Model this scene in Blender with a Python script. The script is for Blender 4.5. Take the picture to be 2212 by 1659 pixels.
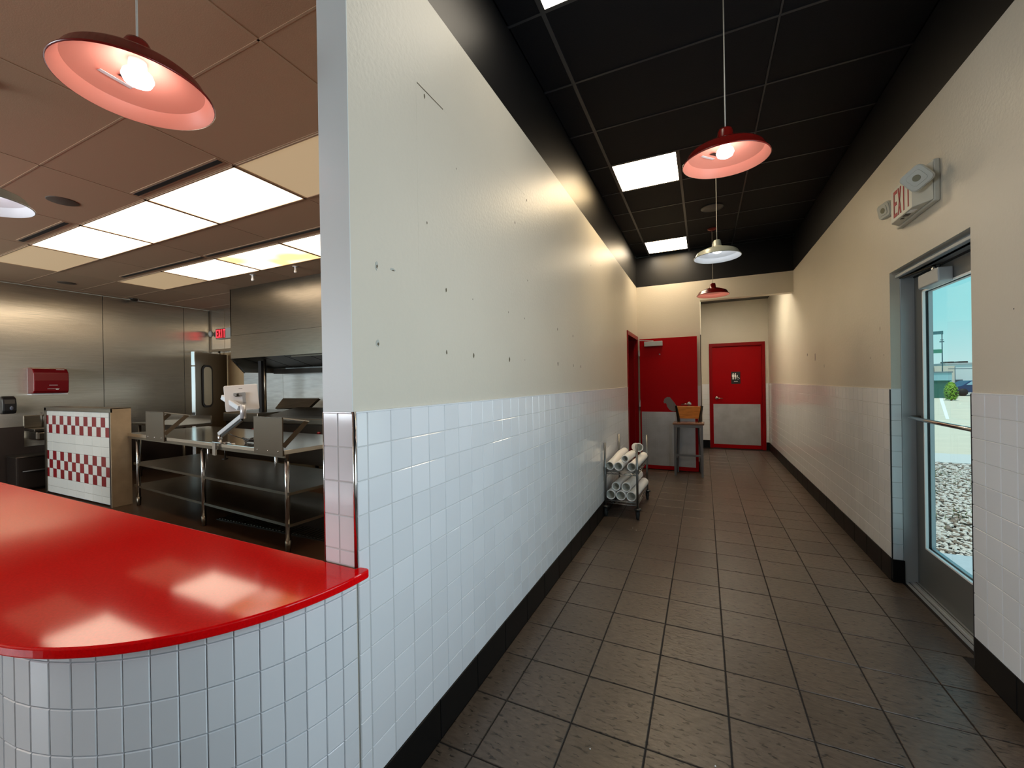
import bpy, bmesh, math, random
from mathutils import Vector, Matrix
for o in list(bpy.data.objects): bpy.data.objects.remove(o)
SC = bpy.context.scene
COL = SC.collection
random.seed(7)
PI = math.pi

# ------------------------------------------------------------------ camera
YAW, PITCH, ROLL, CH = -0.43699696, -0.00188747, -0.01597749, 1.463902
FPX = 886.5
fw = Vector((math.sin(YAW)*math.cos(PITCH), math.cos(YAW)*math.cos(PITCH), math.sin(PITCH)))
rt = Vector((math.cos(YAW), -math.sin(YAW), 0)); up = rt.cross(fw)
r2 = rt*math.cos(ROLL)+up*math.sin(ROLL); u2 = up*math.cos(ROLL)-rt*math.sin(ROLL)
cd = bpy.data.cameras.new('camera'); cam = bpy.data.objects.new('camera', cd); COL.objects.link(cam)
cd.sensor_width = 36; cd.lens = 36*FPX/2212; cd.clip_start = .02; cd.clip_end = 400
m = Matrix((r2, u2, -fw)).transposed().to_4x4(); m.translation = Vector((0, 0, CH)); cam.matrix_world = m
SC.camera = cam

# ------------------------------------------------------------------ colour / exposure
SC.view_settings.view_transform = 'Standard'; SC.view_settings.look = 'None'
SC.view_settings.exposure = 0.0; SC.view_settings.gamma = 1.0; SC.view_settings.use_curve_mapping = False
SC.cycles.use_denoising = True
SC.cycles.max_bounces = 8; SC.cycles.diffuse_bounces = 5; SC.cycles.glossy_bounces = 5
SC.cycles.sample_clamp_indirect = 6.0
SC.cycles.caustics_reflective = False; SC.cycles.caustics_refractive = False

def lin(r, g, b):
    f = lambda c: (c/255/12.92) if c/255 <= .04045 else ((c/255+.055)/1.055)**2.4
    return (f(r), f(g), f(b), 1)

# ------------------------------------------------------------------ world: clear sky, paler towards the horizon
w = bpy.data.worlds.new('sky'); SC.world = w; w.use_nodes = True
nt = w.node_tree; nt.nodes.clear()
out = nt.nodes.new('ShaderNodeOutputWorld'); bg = nt.nodes.new('ShaderNodeBackground')
tc = nt.nodes.new('ShaderNodeTexCoord'); sx = nt.nodes.new('ShaderNodeSeparateXYZ'); cr = nt.nodes.new('ShaderNodeValToRGB')
nt.links.new(tc.outputs['Generated'], sx.inputs[0]); nt.links.new(sx.outputs['Z'], cr.inputs[0])
nt.links.new(cr.outputs[0], bg.inputs[0]); nt.links.new(bg.outputs[0], out.inputs[0])
el = cr.color_ramp.elements
el[0].position = 0.0; el[0].color = lin(205, 236, 234)
el[1].position = 1.0; el[1].color = lin(128, 188, 226)
e = el.new(.10); e.color = lin(160, 228, 231)
e = el.new(.30); e.color = lin(122, 214, 226)
bg.inputs[1].default_value = 1.12

# ------------------------------------------------------------------ sun, behind the building
def light(name, kind, loc, energy, color, size=None, sy=None, direction=None):
    ld = bpy.data.lights.new(name, kind); ld.energy = energy; ld.color = color
    if kind == 'AREA':
        ld.shape = 'RECTANGLE'; ld.size = size; ld.size_y = sy
    o = bpy.data.objects.new(name, ld); COL.objects.link(o); o.location = loc
    if direction: o.rotation_euler = Vector(direction).to_track_quat('-Z', 'Y').to_euler()
    return o
s = light('sun', 'SUN', (0, 0, 20), 3.6, (1, .94, .84), direction=(.05, .28, -1)); s.data.angle = .009
# area lights added at the unseen windows to supply the daylight
light('added_window_daylight', 'AREA', (-6.3, -4.46, 1.75), 330, (.86, .93, 1.0), 3.5, 1.9, (0, 1, 0))
light('added_window_daylight', 'AREA', (1.195, 1.15, 1.75), 35, (.82, .91, 1.0), 1.8, 1.6, (-1, 0, 0))
light('added_window_daylight', 'AREA', (-9.28, -1.4, 1.75), 20, (.80, .90, 1.0), 5.0, 1.7, (1, 0, 0))

# ------------------------------------------------------------------ materials
MATS = {}
def nodes(name):
    mt = bpy.data.materials.new(name); mt.use_nodes = True
    return mt, mt.node_tree, mt.node_tree.nodes['Principled BSDF']
def mat(name, col, rough=.5, metal=0.0, spec=.5, var=0, noise=None, bump=None, emis=None, rnd=0, coat=0, aniso=None):
    """noise=(scale, amount, detail[, stretch xyz]); bump=(scale, strength, distance); rnd = per object brightness spread"""
    mt, t, b = nodes(name); L = t.links.new
    b.inputs['Roughness'].default_value = rough; b.inputs['Metallic'].default_value = metal
    b.inputs['Specular IOR Level'].default_value = spec
    if coat: b.inputs['Coat Weight'].default_value = coat; b.inputs['Coat Roughness'].default_value = .05
    b.inputs['Base Color'].default_value = col
    cur = None
    def coords(st=None):
        c = t.nodes.new('ShaderNodeNewGeometry'); mp = t.nodes.new('ShaderNodeMapping')
        L(c.outputs['Position'], mp.inputs[0])
        if st: mp.inputs['Scale'].default_value = st
        return mp.outputs[0]
    def mul(a, v):
        mx = t.nodes.new('ShaderNodeMix'); mx.data_type = 'RGBA'; mx.blend_type = 'MULTIPLY'; mx.inputs[0].default_value = 1
        if a is None: mx.inputs[6].default_value = col
        else: L(a, mx.inputs[6])
        cc = t.nodes.new('ShaderNodeCombineColor'); 
        for i in range(3): L(v, cc.inputs[i])
        L(cc.outputs[0], mx.inputs[7]); return mx.outputs[2]
    def rng(v, lo, hi):
        mr = t.nodes.new('ShaderNodeMapRange'); L(v, mr.inputs[0]); mr.inputs[3].default_value = lo; mr.inputs[4].default_value = hi
        mr.clamp = True; return mr
    if noise:
        n = t.nodes.new('ShaderNodeTexNoise'); n.inputs['Scale'].default_value = noise[0]; n.inputs['Detail'].default_value = noise[2]
        L(coords(noise[3] if len(noise) > 3 else None), n.inputs['Vector'])
        mr = rng(n.outputs['Fac'], 1-noise[1], 1+noise[1]); mr.inputs[1].default_value = .25; mr.inputs[2].default_value = .75
        cur = mul(cur, mr.outputs[0])
    if rnd:
        oi = t.nodes.new('ShaderNodeObjectInfo'); mr = rng(oi.outputs['Random'], 1-rnd, 1+rnd)
        cur = mul(cur, mr.outputs[0])
    if aniso is not None:
        b.inputs['Anisotropic'].default_value = aniso[0]; b.inputs['Anisotropic Rotation'].default_value = aniso[1]
        tg = t.nodes.new('ShaderNodeTangent'); tg.direction_type = 'RADIAL'; tg.axis = 'Z'; L(tg.outputs[0], b.inputs['Tangent'])
    if cur: L(cur, b.inputs['Base Color'])
    if bump:
        n = t.nodes.new('ShaderNodeTexNoise'); n.inputs['Scale'].default_value = bump[0]; n.inputs['Detail'].default_value = 4
        L(coords(bump[3] if len(bump) > 3 else None), n.inputs['Vector'])
        bp = t.nodes.new('ShaderNodeBump'); bp.inputs['Strength'].default_value = bump[1]; bp.inputs['Distance'].default_value = bump[2]
        L(n.outputs['Fac'], bp.inputs['Height']); L(bp.outputs[0], b.inputs['Normal'])
    if emis:
        b.inputs['Emission Color'].default_value = emis[0]; b.inputs['Emission Strength'].default_value = emis[1]
    MATS[name] = mt
    return mt
WALL = mat('wall_paint', lin(206, 199, 185), .40, spec=.5, bump=(62, .34, .004), noise=(1.3, .035, 4))
PILLAR = mat('daylit_wall_paint', lin(206, 212, 212), .42, bump=(70, .08, .004))  # end-face copy of the wall paint, cool daylight put into the colour
BLACKP = mat('black_paint', (.0035, .0035, .0042, 1), .42, spec=.5, bump=(60, .08, .003))
TILE = mat('glazed_white_tile', lin(226, 228, 232), .10, spec=.6, rnd=.035, bump=(6, .05, .006))
GROUT = mat('grout', lin(196, 197, 197), .8)
GROUTD = mat('floor_grout', lin(22, 16, 13), .8, noise=(9, .3, 3))
BASE = mat('black_base_tile', (.0055, .005, .005, 1), .45, spec=.18, rnd=.15)
RED_TOP = mat('red_counter', (.80, .001, .003, 1), .075, spec=.32, noise=(160, .10, 2))
RED = mat('red_paint', (.34, .0005, .003, 1), .45, spec=.10, noise=(2, .05, 3))
RED_FR = mat('red_frame_paint', (.24, .001, .003, 1), .4, spec=.15)
STEEL = mat('stainless_steel', (.25, .222, .18, 1), .30, 1.0, noise=(5, .10, 4, (1, 1, 14)), bump=(1.1, .10, .03, (1, 1, 2.2)))
STEELW = mat('stainless_wall_panel', (.70, .66, .57, 1), .25, 1.0, noise=(4, .10, 4, (1, 1, 22)), bump=(.5, .06, .03, (.5, .25, 1.6)), aniso=(.92, 0.0))
STEELU = mat('dull_stainless_backsplash', (.86, .92, .90, 1), .42, .35, noise=(4, .12, 4, (1, 1, 9)))
STEELT = mat('stainless_table', (.72, .69, .64, 1), .15, 1.0, noise=(7, .08, 4), bump=(2.0, .06, .01))
CHROME = mat('chrome', (.62, .62, .62, 1), .16, 1.0)
GALV = mat('galvanised_wire', (.30, .30, .295, 1), .35, 1.0)
ALU = mat('anodised_aluminium', lin(172, 178, 182), .40, .25, noise=(4, .04, 3))
ALUL = mat('shaded_door_aluminium', lin(112, 113, 112), .42, .4)  # darker copy of the frame aluminium, the leaf's shade put into the colour
ALUD = mat('dark_seal', (.012, .012, .014, 1), .5)
DIAMOND = mat('diamond_plate_metal', (.56, .57, .60, 1), .36, .65, noise=(5, .12, 4))
BRASSD = mat('dark_metal', (.05, .045, .04, 1), .4, .8)
BLACKPL = mat('black_plastic', (.012, .012, .013, 1), .35)
RUBBER = mat('rubber', (.015, .015, .015, 1), .7)
WHITEPL = mat('white_plastic', lin(246, 246, 246), .35)
EXITPL = mat('exit_housing_plastic', lin(196, 196, 186), .4)
REDPL = mat('red_plastic', (.19, .004, .008, 1), .25)
REDLET = mat('red_letter', (.34, .004, .01, 1), .5)
KTILE = mat('black_ceiling_tile', (.0055, .0058, .0075, 1), .6, spec=.15, bump=(140, .35, .002), rnd=.12)
TBAR = mat('black_ceiling_grid', (.022, .022, .025, 1), .35)
CTILE = mat('kitchen_ceiling_tile', (.52, .345, .215, 1), .62, bump=(160, .2, .002), rnd=.05)
CBAR = mat('kitchen_ceiling_grid', (.52, .36, .23, 1), .45)
FTILE = None
def floor_tile_mat():
    mt, t, b = nodes('slate_floor_tile'); L = t.links.new
    g = t.nodes.new('ShaderNodeNewGeometry'); mp = t.nodes.new('ShaderNodeMapping'); mp.inputs['Rotation'].default_value = (0, 0, .5)
    mp.inputs['Scale'].default_value = (1, 2.6, 1); L(g.outputs['Position'], mp.inputs[0])
    n1 = t.nodes.new('ShaderNodeTexNoise'); n1.inputs['Scale'].default_value = 26; n1.inputs['Detail'].default_value = 6; L(mp.outputs[0], n1.inputs['Vector'])
    n2 = t.nodes.new('ShaderNodeTexNoise'); n2.inputs['Scale'].default_value = 2.2; n2.inputs['Detail'].default_value = 3; L(g.outputs['Position'], n2.inputs['Vector'])
    pit = t.nodes.new('ShaderNodeTexNoise'); pit.inputs['Scale'].default_value = 24; pit.inputs['Detail'].default_value = 2; L(mp.outputs[0], pit.inputs['Vector'])
    r1 = t.nodes.new('ShaderNodeMapRange'); r1.inputs[1].default_value = .3; r1.inputs[2].default_value = .7; r1.inputs[3].default_value = .72; r1.inputs[4].default_value = 1.25; L(n1.outputs[0], r1.inputs[0])
    r2_ = t.nodes.new('ShaderNodeMapRange'); r2_.inputs[1].default_value = .3; r2_.inputs[2].default_value = .7; r2_.inputs[3].default_value = .86; r2_.inputs[4].default_value = 1.14; L(n2.outputs[0], r2_.inputs[0])
    r3 = t.nodes.new('ShaderNodeMapRange'); r3.inputs[1].default_value = .60; r3.inputs[2].default_value = .68; r3.inputs[3].default_value = 1; r3.inputs[4].default_value = .25; L(pit.outputs[0], r3.inputs[0])
    oi = t.nodes.new('ShaderNodeObjectInfo'); r4 = t.nodes.new('ShaderNodeMapRange'); r4.inputs[3].default_value = .86; r4.inputs[4].default_value = 1.12; L(oi.outputs['Random'], r4.inputs[0])
    m1 = t.nodes.new('ShaderNodeMath'); m1.operation = 'MULTIPLY'; L(r1.outputs[0], m1.inputs[0]); L(r2_.outputs[0], m1.inputs[1])
    m2 = t.nodes.new('ShaderNodeMath'); m2.operation = 'MULTIPLY'; L(m1.outputs[0], m2.inputs[0]); L(r3.outputs[0], m2.inputs[1])
    m3 = t.nodes.new('ShaderNodeMath'); m3.operation = 'MULTIPLY'; L(m2.outputs[0], m3.inputs[0]); L(r4.outputs[0], m3.inputs[1])
    sc_ = t.nodes.new('ShaderNodeVectorMath'); sc_.operation = 'SCALE'; sc_.inputs[0].default_value = (.088, .064, .047); L(m3.outputs[0], sc_.inputs['Scale'])
    L(sc_.outputs[0], b.inputs['Base Color']); b.inputs['Roughness'].default_value = .33; b.inputs['Specular IOR Level'].default_value = .5
    bp = t.nodes.new('ShaderNodeBump'); bp.inputs['Strength'].default_value = .35; bp.inputs['Distance'].default_value = .004
    L(m2.outputs[0], bp.inputs['Height']); L(bp.outputs[0], b.inputs['Normal'])
    return mt
FTILE = floor_tile_mat()
KFLOOR = mat('kitchen_quarry_floor', (.050, .026, .014, 1), .30, noise=(3, .3, 4), bump=(30, .1, .003))
def glow(name, col, strength, base=(.8, .8, .8, 1), blotch=None):
    mt, t, b = nodes(name); L = t.links.new
    b.inputs['Base Color'].default_value = base; b.inputs['Roughness'].default_value = .5
    b.inputs['Emission Strength'].default_value = strength; b.inputs['Emission Color'].default_value = col
    if blotch:
        g = t.nodes.new('ShaderNodeTexCoord'); n = t.nodes.new('ShaderNodeTexNoise'); n.inputs['Scale'].default_value = 1.6; n.inputs['Detail'].default_value = 1
        L(g.outputs['Object'], n.inputs['Vector']); r = t.nodes.new('ShaderNodeValToRGB'); L(n.outputs[0], r.inputs[0])
        r.color_ramp.elements[0].position = .40; r.color_ramp.elements[0].color = blotch
        r.color_ramp.elements[1].position = .60; r.color_ramp.elements[1].color = col
        L(r.outputs[0], b.inputs['Emission Color'])
    return mt
PANEL = glow('corridor_light_lens', (1, .885, .71, 1), 20, blotch=(1, .70, .34, 1))
PANELN = glow('dim_corridor_light_lens', (1, .88, .70, 1), 5.0)
PANELX = mat('unlit_corridor_light_lens', lin(150, 146, 138), .5)
KPANEL = glow('kitchen_light_lens', (1, .81, .60, 1), 5.2)
KPANELY = glow('stained_light_lens', (1, .80, .56, 1), 3.2, blotch=(.62, .36, .12, 1))
KOFF = glow('unlit_lens_glow', (.50, .35, .19, 1), .75, (.4, .35, .28, 1))  # panels that are off; their faint glow is painted as emission
BULB = glow('led_bulb', (.92, .96, 1, 1), 18)
WBULB = glow('led_bulb_small', (.90, .96, 1, 1), 26)
REDGLOW = glow('exit_letter_glow', (1, .04, .06, 1), 2.2, (.3, 0, 0, 1))
SH_RED = mat('red_shade_enamel', (.16, .006, .004, 1), .22)
SH_REDI = mat('lit_red_shade_inside', (.74, .27, .19, 1), .42)  # red lining with the bulb's glow put into its paler colour
SH_WHT = mat('white_shade_enamel', lin(158, 164, 156), .22)
SH_WHTI = mat('white_shade_inside', lin(225, 228, 232), .4)
CORD = mat('white_cord', lin(190, 186, 178), .6)
WOODB = mat('maple_backrest', lin(196, 122, 48), .25, noise=(9, .25, 4, (1, 1, 6)))
WOODS = mat('wood_seat', lin(120, 84, 66), .25, noise=(9, .2, 4))
STOOLM = mat('grey_powder_coat', lin(112, 114, 120), .38, .3)
PAPER = mat('white_paper_cup', lin(250, 248, 246), .55, rnd=.02)
PAPERI = mat('cup_inside', lin(214, 212, 202), .6)
TAN = mat('tan_wall_board', lin(186, 158, 118), .55, noise=(3, .08, 4))
REDT = mat('red_mosaic_tile', (.19, .002, .007, 1), .28, rnd=.08)
WHT = mat('white_mosaic_tile', lin(206, 204, 196), .25, rnd=.03)
SCUFF = mat('bare_metal_scuff', lin(112, 106, 106), .5, .2)
HOLE = mat('wall_hole_plaster', lin(96, 86, 66), .9)
PATCH = mat('chipped_paint', lin(176, 178, 172), .9)
GLASS = None
def glass_mat():
    mt, t, b = nodes('door_glass'); L = t.links.new
    t.nodes.remove(b); o = t.nodes['Material Output']
    tr = t.nodes.new('ShaderNodeBsdfTransparent'); tr.inputs[0].default_value = (.93, .97, .97, 1)
    gl = t.nodes.new('ShaderNodeBsdfGlossy'); gl.inputs['Roughness'].default_value = .02
    fr = t.nodes.new('ShaderNodeFresnel'); fr.inputs[0].default_value = 1.45
    ge = t.nodes.new('ShaderNodeNewGeometry'); iv = t.nodes.new('ShaderNodeMath'); iv.operation = 'SUBTRACT'; iv.inputs[0].default_value = 1; L(ge.outputs['Backfacing'], iv.inputs[1])
    mu = t.nodes.new('ShaderNodeMath'); mu.operation = 'MULTIPLY'; L(fr.outputs[0], mu.inputs[0]); L(iv.outputs[0], mu.inputs[1])
    mx = t.nodes.new('ShaderNodeMixShader'); L(mu.outputs[0], mx.inputs[0]); L(tr.outputs[0], mx.inputs[1]); L(gl.outputs[0], mx.inputs[2]); L(mx.outputs[0], o.inputs[0])
    return mt
GLASS = glass_mat()
GLASSK = mat('door_window_glass', (.10, .13, .13, 1), .08, spec=.8)

# ------------------------------------------------------------------ mesh helper
class MB:
    def __init__(s): s.v = []; s.f = []; s.sm = []
    def add(s, vs, fs, smooth=False):
        n = len(s.v); s.v += [tuple(v) for v in vs]; s.f += [tuple(i+n for i in f) for f in fs]; s.sm += [smooth]*len(fs); return s
    def box(s, x0, x1, y0, y1, z0, z1, M=None):
        if x0 > x1: x0, x1 = x1, x0
        if y0 > y1: y0, y1 = y1, y0
        if z0 > z1: z0, z1 = z1, z0
        vs = [Vector(p) for p in ((x0,y0,z0),(x1,y0,z0),(x1,y1,z0),(x0,y1,z0),(x0,y0,z1),(x1,y0,z1),(x1,y1,z1),(x0,y1,z1))]
        if M is not None: vs = [M @ v for v in vs]
        return s.add(vs, ((0,3,2,1),(4,5,6,7),(0,1,5,4),(1,2,6,5),(2,3,7,6),(3,0,4,7)))
    def bar(s, a, b, w, h=None, upv=(0, 0, 1)):
        """square bar from a to b"""
        a = Vector(a); b = Vector(b); d = (b-a).normalized(); h = h or w
        x = d.cross(Vector(upv)); 
        if x.length < 1e-4: x = d.cross(Vector((1, 0, 0)))
        x.normalize(); y = x.cross(d)
        vs = []
        for p in (a, b):
            for sx_, sy_ in ((-1,-1),(1,-1),(1,1),(-1,1)): vs.append(p+x*sx_*w/2+y*sy_*h/2)
        return s.add(vs, ((0,1,2,3),(7,6,5,4),(0,4,5,1),(1,5,6,2),(2,6,7,3),(3,7,4,0)))
    def tube(s, pts, r, n=10, caps=True):
        pts = [Vector(p) for p in pts]; rs = r if isinstance(r, (list, tuple)) else [r]*len(pts)
        vs = []; fs = []; prev = None
        for i, p in enumerate(pts):
            d = (pts[min(i+1, len(pts)-1)]-pts[max(i-1, 0)]).normalized()
            if prev is None:
                x = d.cross(Vector((0, 0, 1)))
                if x.length < 1e-3: x = Vector((1, 0, 0))
            else: x = prev-d*prev.dot(d)
            x.normalize(); prev = x; y = d.cross(x)
            for k in range(n):
                a = 2*PI*k/n; vs.append(p+(x*math.cos(a)+y*math.sin(a))*rs[i])
        for i in range(len(pts)-1):
            for k in range(n): fs.append((i*n+k, i*n+(k+1)%n, (i+1)*n+(k+1)%n, (i+1)*n+k))
        s.add(vs, fs, True)
        if caps:
            s.add([vs[k] for k in range(n)], [tuple(reversed(range(n)))]); s.add([vs[(len(pts)-1)*n+k] for k in range(n)], [tuple(range(n))])
        return s
    def lathe(s, prof, n=40, M=None, close=False):
        """prof = [(r, z)] about Z"""
        vs = []; fs = []
        for r, z in prof:
            for k in range(n):
                a = 2*PI*k/n; v = Vector((r*math.cos(a), r*math.sin(a), z)); vs.append(M @ v if M is not None else v)
        P = len(prof)
        for i in range(P if close else P-1):
            j = (i+1) % P
            for k in range(n): fs.append((i*n+k, i*n+(k+1)%n, j*n+(k+1)%n, j*n+k))
        return s.add(vs, fs, True)
    def prism(s, poly, z0, z1, M=None):
        """poly in XY extruded z0..z1"""
        n = len(poly); vs = [Vector((x, y, z0)) for x, y in poly]+[Vector((x, y, z1)) for x, y in poly]
        if M is not None: vs = [M @ v for v in vs]
        s.add(vs, [tuple(reversed(range(n))), tuple(range(n, 2*n))])
        s.add(vs, [(i, (i+1)%n, (i+1)%n+n, i+n) for i in range(n)]); return s
    def quad(s, a, b, c, d): return s.add([a, b, c, d], [(0, 1, 2, 3)])
    def ball(s, c, r, n=14, m_=9, sc=(1, 1, 1)):
        prof = [(max(1e-4, r*math.sin(PI*i/m_)), -r*math.cos(PI*i/m_)) for i in range(m_+1)]
        M = Matrix.Translation(c) @ Matrix.Diagonal((*sc, 1)); return s.lathe(prof, n, M)
    def mesh(s, name):
        me = bpy.data.meshes.new(name); me.from_pydata(s.v, [], s.f); me.polygons.foreach_set('use_smooth', s.sm)
        bm = bmesh.new(); bm.from_mesh(me); bmesh.ops.remove_doubles(bm, verts=bm.verts, dist=1e-6); bmesh.ops.recalc_face_normals(bm, faces=bm.faces); bm.to_mesh(me); bm.free()
        return me
    def build(s, name, material, parent=None, bevel=0, seg=2, **tags):
        me = s.mesh(name); me.materials.append(material)
        o = bpy.data.objects.new(name, me); COL.objects.link(o)
        if bevel:
            b = o.modifiers.new('bevel', 'BEVEL'); b.width = bevel; b.segments = seg; b.limit_method = 'ANGLE'; b.angle_limit = .6
        if parent: setpar(o, parent)
        for k, v in tags.items(): o[k] = v
        return o
def setpar(o, p):
    o.parent = p; o.matrix_parent_inverse = world_of(p).inverted()
def world_of(o):
    mm = o.matrix_basis.copy()
    if o.parent: mm = world_of(o.parent) @ o.matrix_parent_inverse @ mm
    return mm
def inst(src, name, parent, M):
    """another object sharing src's mesh, placed by world matrix M"""
    o = bpy.data.objects.new(name, src); COL.objects.link(o); o.matrix_basis = M
    if parent: setpar(o, parent)
    return o
def thing(name, label, cat, loc=(0, 0, 0), group=None):
    o = bpy.data.objects.new(name, None); COL.objects.link(o); o.location = loc; o.empty_display_size = .1
    tag(o, label, cat, group); return o
def tag(o, label, cat, group=None):
    o['label'] = label; o['category'] = cat
    if group: o['group'] = group
    return o
def struct(o, label=None):
    o['kind'] = 'structure'
    if label: o['label'] = label
    return o
def RZ(a): return Matrix.Rotation(a, 4, 'Z')
def TR(*p): return Matrix.Translation(p)

# ------------------------------------------------------------------ dimensions
LX, RX = -1.004, 1.207            # tile faces of the two corridor walls
T = .1106; TT = 1.377; TB = .161  # wall tile pitch, top of wainscot, top of base
ZW, ZC, ZK = 3.052, 3.55, 3.08    # white paint limit, corridor ceiling, kitchen ceiling
YP, YF, YR = .965, 7.22, 9.88     # pillar face, corridor end wall, restroom wall
KX, KY = -9.36, 5.14              # kitchen walls
CX, CY, CR = -1.59, .965, .586    # curved counter front

def tile_mesh(name, material, w_, h_, d=.008, c=.0018):
    """tile facing +X, centred on the origin, front face at x=0"""
    b = MB(); a, e_ = w_/2, h_/2
    vs = [(-d,-a,-e_),(-d,a,-e_),(-d,a,e_),(-d,-a,e_),(-c,-a,-e_),(-c,a,-e_),(-c,a,e_),(-c,-a,e_),(0,-a+c,-e_+c),(0,a-c,-e_+c),(0,a-c,e_-c),(0,-a+c,e_-c)]
    fs = [(8,9,10,11)]
    for i in range(4):
        j = (i+1) % 4; fs.append((4+i, 4+j, 8+j, 8+i)); fs.append((i, j, 4+j, 4+i))
    b.add(vs, fs); me = b.mesh(name); me.materials.append(material); return me
G_ = .0028
WT = tile_mesh('tile', TILE, T-G_, T-G_)
WT_HALF = tile_mesh('tile', TILE, .0565-.0022, T-G_)
def wob(a=.0030): return Matrix.Rotation(random.uniform(-a, a), 4, 'Y') @ Matrix.Rotation(random.uniform(-a, a), 4, 'Z')
def put_tiles(me, Ms, parent, name='tile', keep=300):
    """the first `keep` matrices become single tiles, the rest one joined part"""
    for M in Ms[:keep]: inst(me, name, parent, M @ wob())
    if Ms[keep:]:
        b = MB()
        vs = [v.co.copy() for v in me.vertices]; fs = [tuple(p.vertices) for p in me.polygons]
        for M in Ms[keep:]:
            MM = M @ wob(); b.add([MM @ v for v in vs], fs)
        o = b.build('tiles', me.materials[0], parent); o['kind'] = 'stuff'

# ================================================================== STRUCTURE
# floor of the corridor: grout bed + slate tiles
fl = struct(MB().box(-1.9, 1.36, -4.6, 9.95, -.12, -.004).build('floor', GROUTD))
FT = .308; X1, Y0 = -.8453, 1.3864
b = MB(); a = (FT-.006)/2; c = .002
b.add([(-a,-a,-.01),(a,-a,-.01),(a,a,-.01),(-a,a,-.01),(-a,-a,-c),(a,-a,-c),(a,a,-c),(-a,a,-c),(-a+c,-a+c,0),(a-c,-a+c,0),(a-c,a-c,0),(-a+c,a-c,0)],
      [(8,9,10,11)]+[q for i in range(4) for q in ((4+i,4+(i+1)%4,8+(i+1)%4,8+i),(i,(i+1)%4,4+(i+1)%4,4+i))])
FM = b.mesh('floor_tile'); FM.materials.append(FTILE)
cells = []
for j in range(-20, 28):
    for i in range(-3, 8):
        x, y = X1-FT/2+i*FT, Y0+FT/2+j*FT
        x0, x1 = x-a, x+a
        if y+a > 9.86: continue
        if x1 > RX-.002 : x1 = RX-.004+ (0.06 if 2.9 < y < 3.8 else 0)
        if x0 < LX+.002: x0 = LX+.004
        if x1-x0 < .03:
            continue
        cells.append((x0, x1, y, j))
near = [q for q in cells if 0 <= q[3]*1 + 2 and q[2] < 6.35 and q[2] > .75]
far = [q for q in cells if q not in near]
def ftile(q):
    x0, x1, y, j = q; sxx = (x1-x0)/(2*a)
    return TR((x0+x1)/2, y, random.uniform(-.0005, .0005)) @ Matrix.Rotation(random.uniform(-.0012, .0012), 4, 'X') @ Matrix.Rotation(random.uniform(-.0012, .0012), 4, 'Y') @ Matrix.Diagonal((sxx, 1, 1, 1))
for q in near: inst(FM, 'tile', fl, ftile(q))
b = MB(); vs = [v.co.copy() for v in FM.vertices]; fs = [tuple(p.vertices) for p in FM.polygons]
for q in far:
    M = ftile(q); b.add([M @ v for v in vs], fs)
b.build('tiles', FTILE, fl, kind='stuff')
# crumbs of glittering debris are part of the floor
b = MB()
for x, y, z in ((-.43, 1.60, .003), (.02, 1.72, .003), (1.02, 1.98, .003), (1.03, 2.02, .003), (1.09, 1.99, .003), (1.1, 2.05, .003), (-.62, 4.15, .003), (-.66, 4.2, .003)):
    b.ball((x, y, z), .003, 6, 4)
b.build('crumbs', WHITEPL, fl, kind='stuff')

# kitchen floor and dining floor
kf = struct(MB().box(-9.6, -1.13, -4.6, 5.3, -.12, -.002).build('floor', KFLOOR))
b = MB()
b.box(-4.95, -3.25, 2.74, 2.96, -.001, .004)
gr = b.build('floor_drain', BRASSD, kf)
b = MB()
for i in range(34): b.box(-4.93+i*.05, -4.905+i*.05, 2.76, 2.94, .004, .009)
b.build('drain_grate', STEEL, gr, kind='stuff')

# ---- left corridor wall with its end facing the counter
wl = struct(MB().box(-1.143, LX-.008, YP+.004, 6.17, 0, ZW).box(-1.143, LX-.008, 6.17, YF, 2.215, ZW).build('wall_left', WALL))
MB().box(-1.145, LX-.009, YP+.002, YF, ZW+.001, ZC).box(-1.16, LX-.009, -4.6, YP+.002, ZK, ZC).build('black_band', BLACKP, wl)
MB().box(-1.1432, LX-.0078, YP+.001, YP+.0039, TT+.001, ZW).build('end_face', PILLAR, wl)
MB().box(LX-.0078, LX-.0025, YP+.008, 6.165, TB, TT-.004).box(-1.140, LX-.006, YP+.0012, YP+.0038, .885, TT-.004).build('grout', GROUT, wl)
# tiles: first (cut) column, then full columns
Ms = []
y_first = 1.0217
MCUT = tile_mesh('tile', TILE, y_first-YP-.012, T-G_)
for r in range(11): inst(MCUT, 'tile', wl, TR(LX, (y_first+YP+.008)/2, TT-T*(r+.5)) @ wob())
ncol = int((6.165-y_first)/T)
for c_ in range(ncol):
    for r in range(11): Ms.append(TR(LX, y_first+T*(c_+.5), TT-T*(r+.5)))
put_tiles(WT, Ms, wl, keep=286)
# end face tiles (two columns) above the counter; cut to the counter at the bottom
for k, (xa, xb) in enumerate(((-1.1415, -1.0775), (-1.0745, -1.012))):
    me = tile_mesh('tile', TILE, xb-xa, T-G_)
    for r in range(5):
        if r < 4: inst(me, 'tile', wl, TR((xa+xb)/2, YP, TT-T*(r+.5)) @ RZ(-PI/2) @ wob())
        else:
            m2_ = tile_mesh('tile', TILE, xb-xa, .048-G_); inst(m2_, 'tile', wl, TR((xa+xb)/2, YP, .8865+.024) @ RZ(-PI/2))
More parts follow.
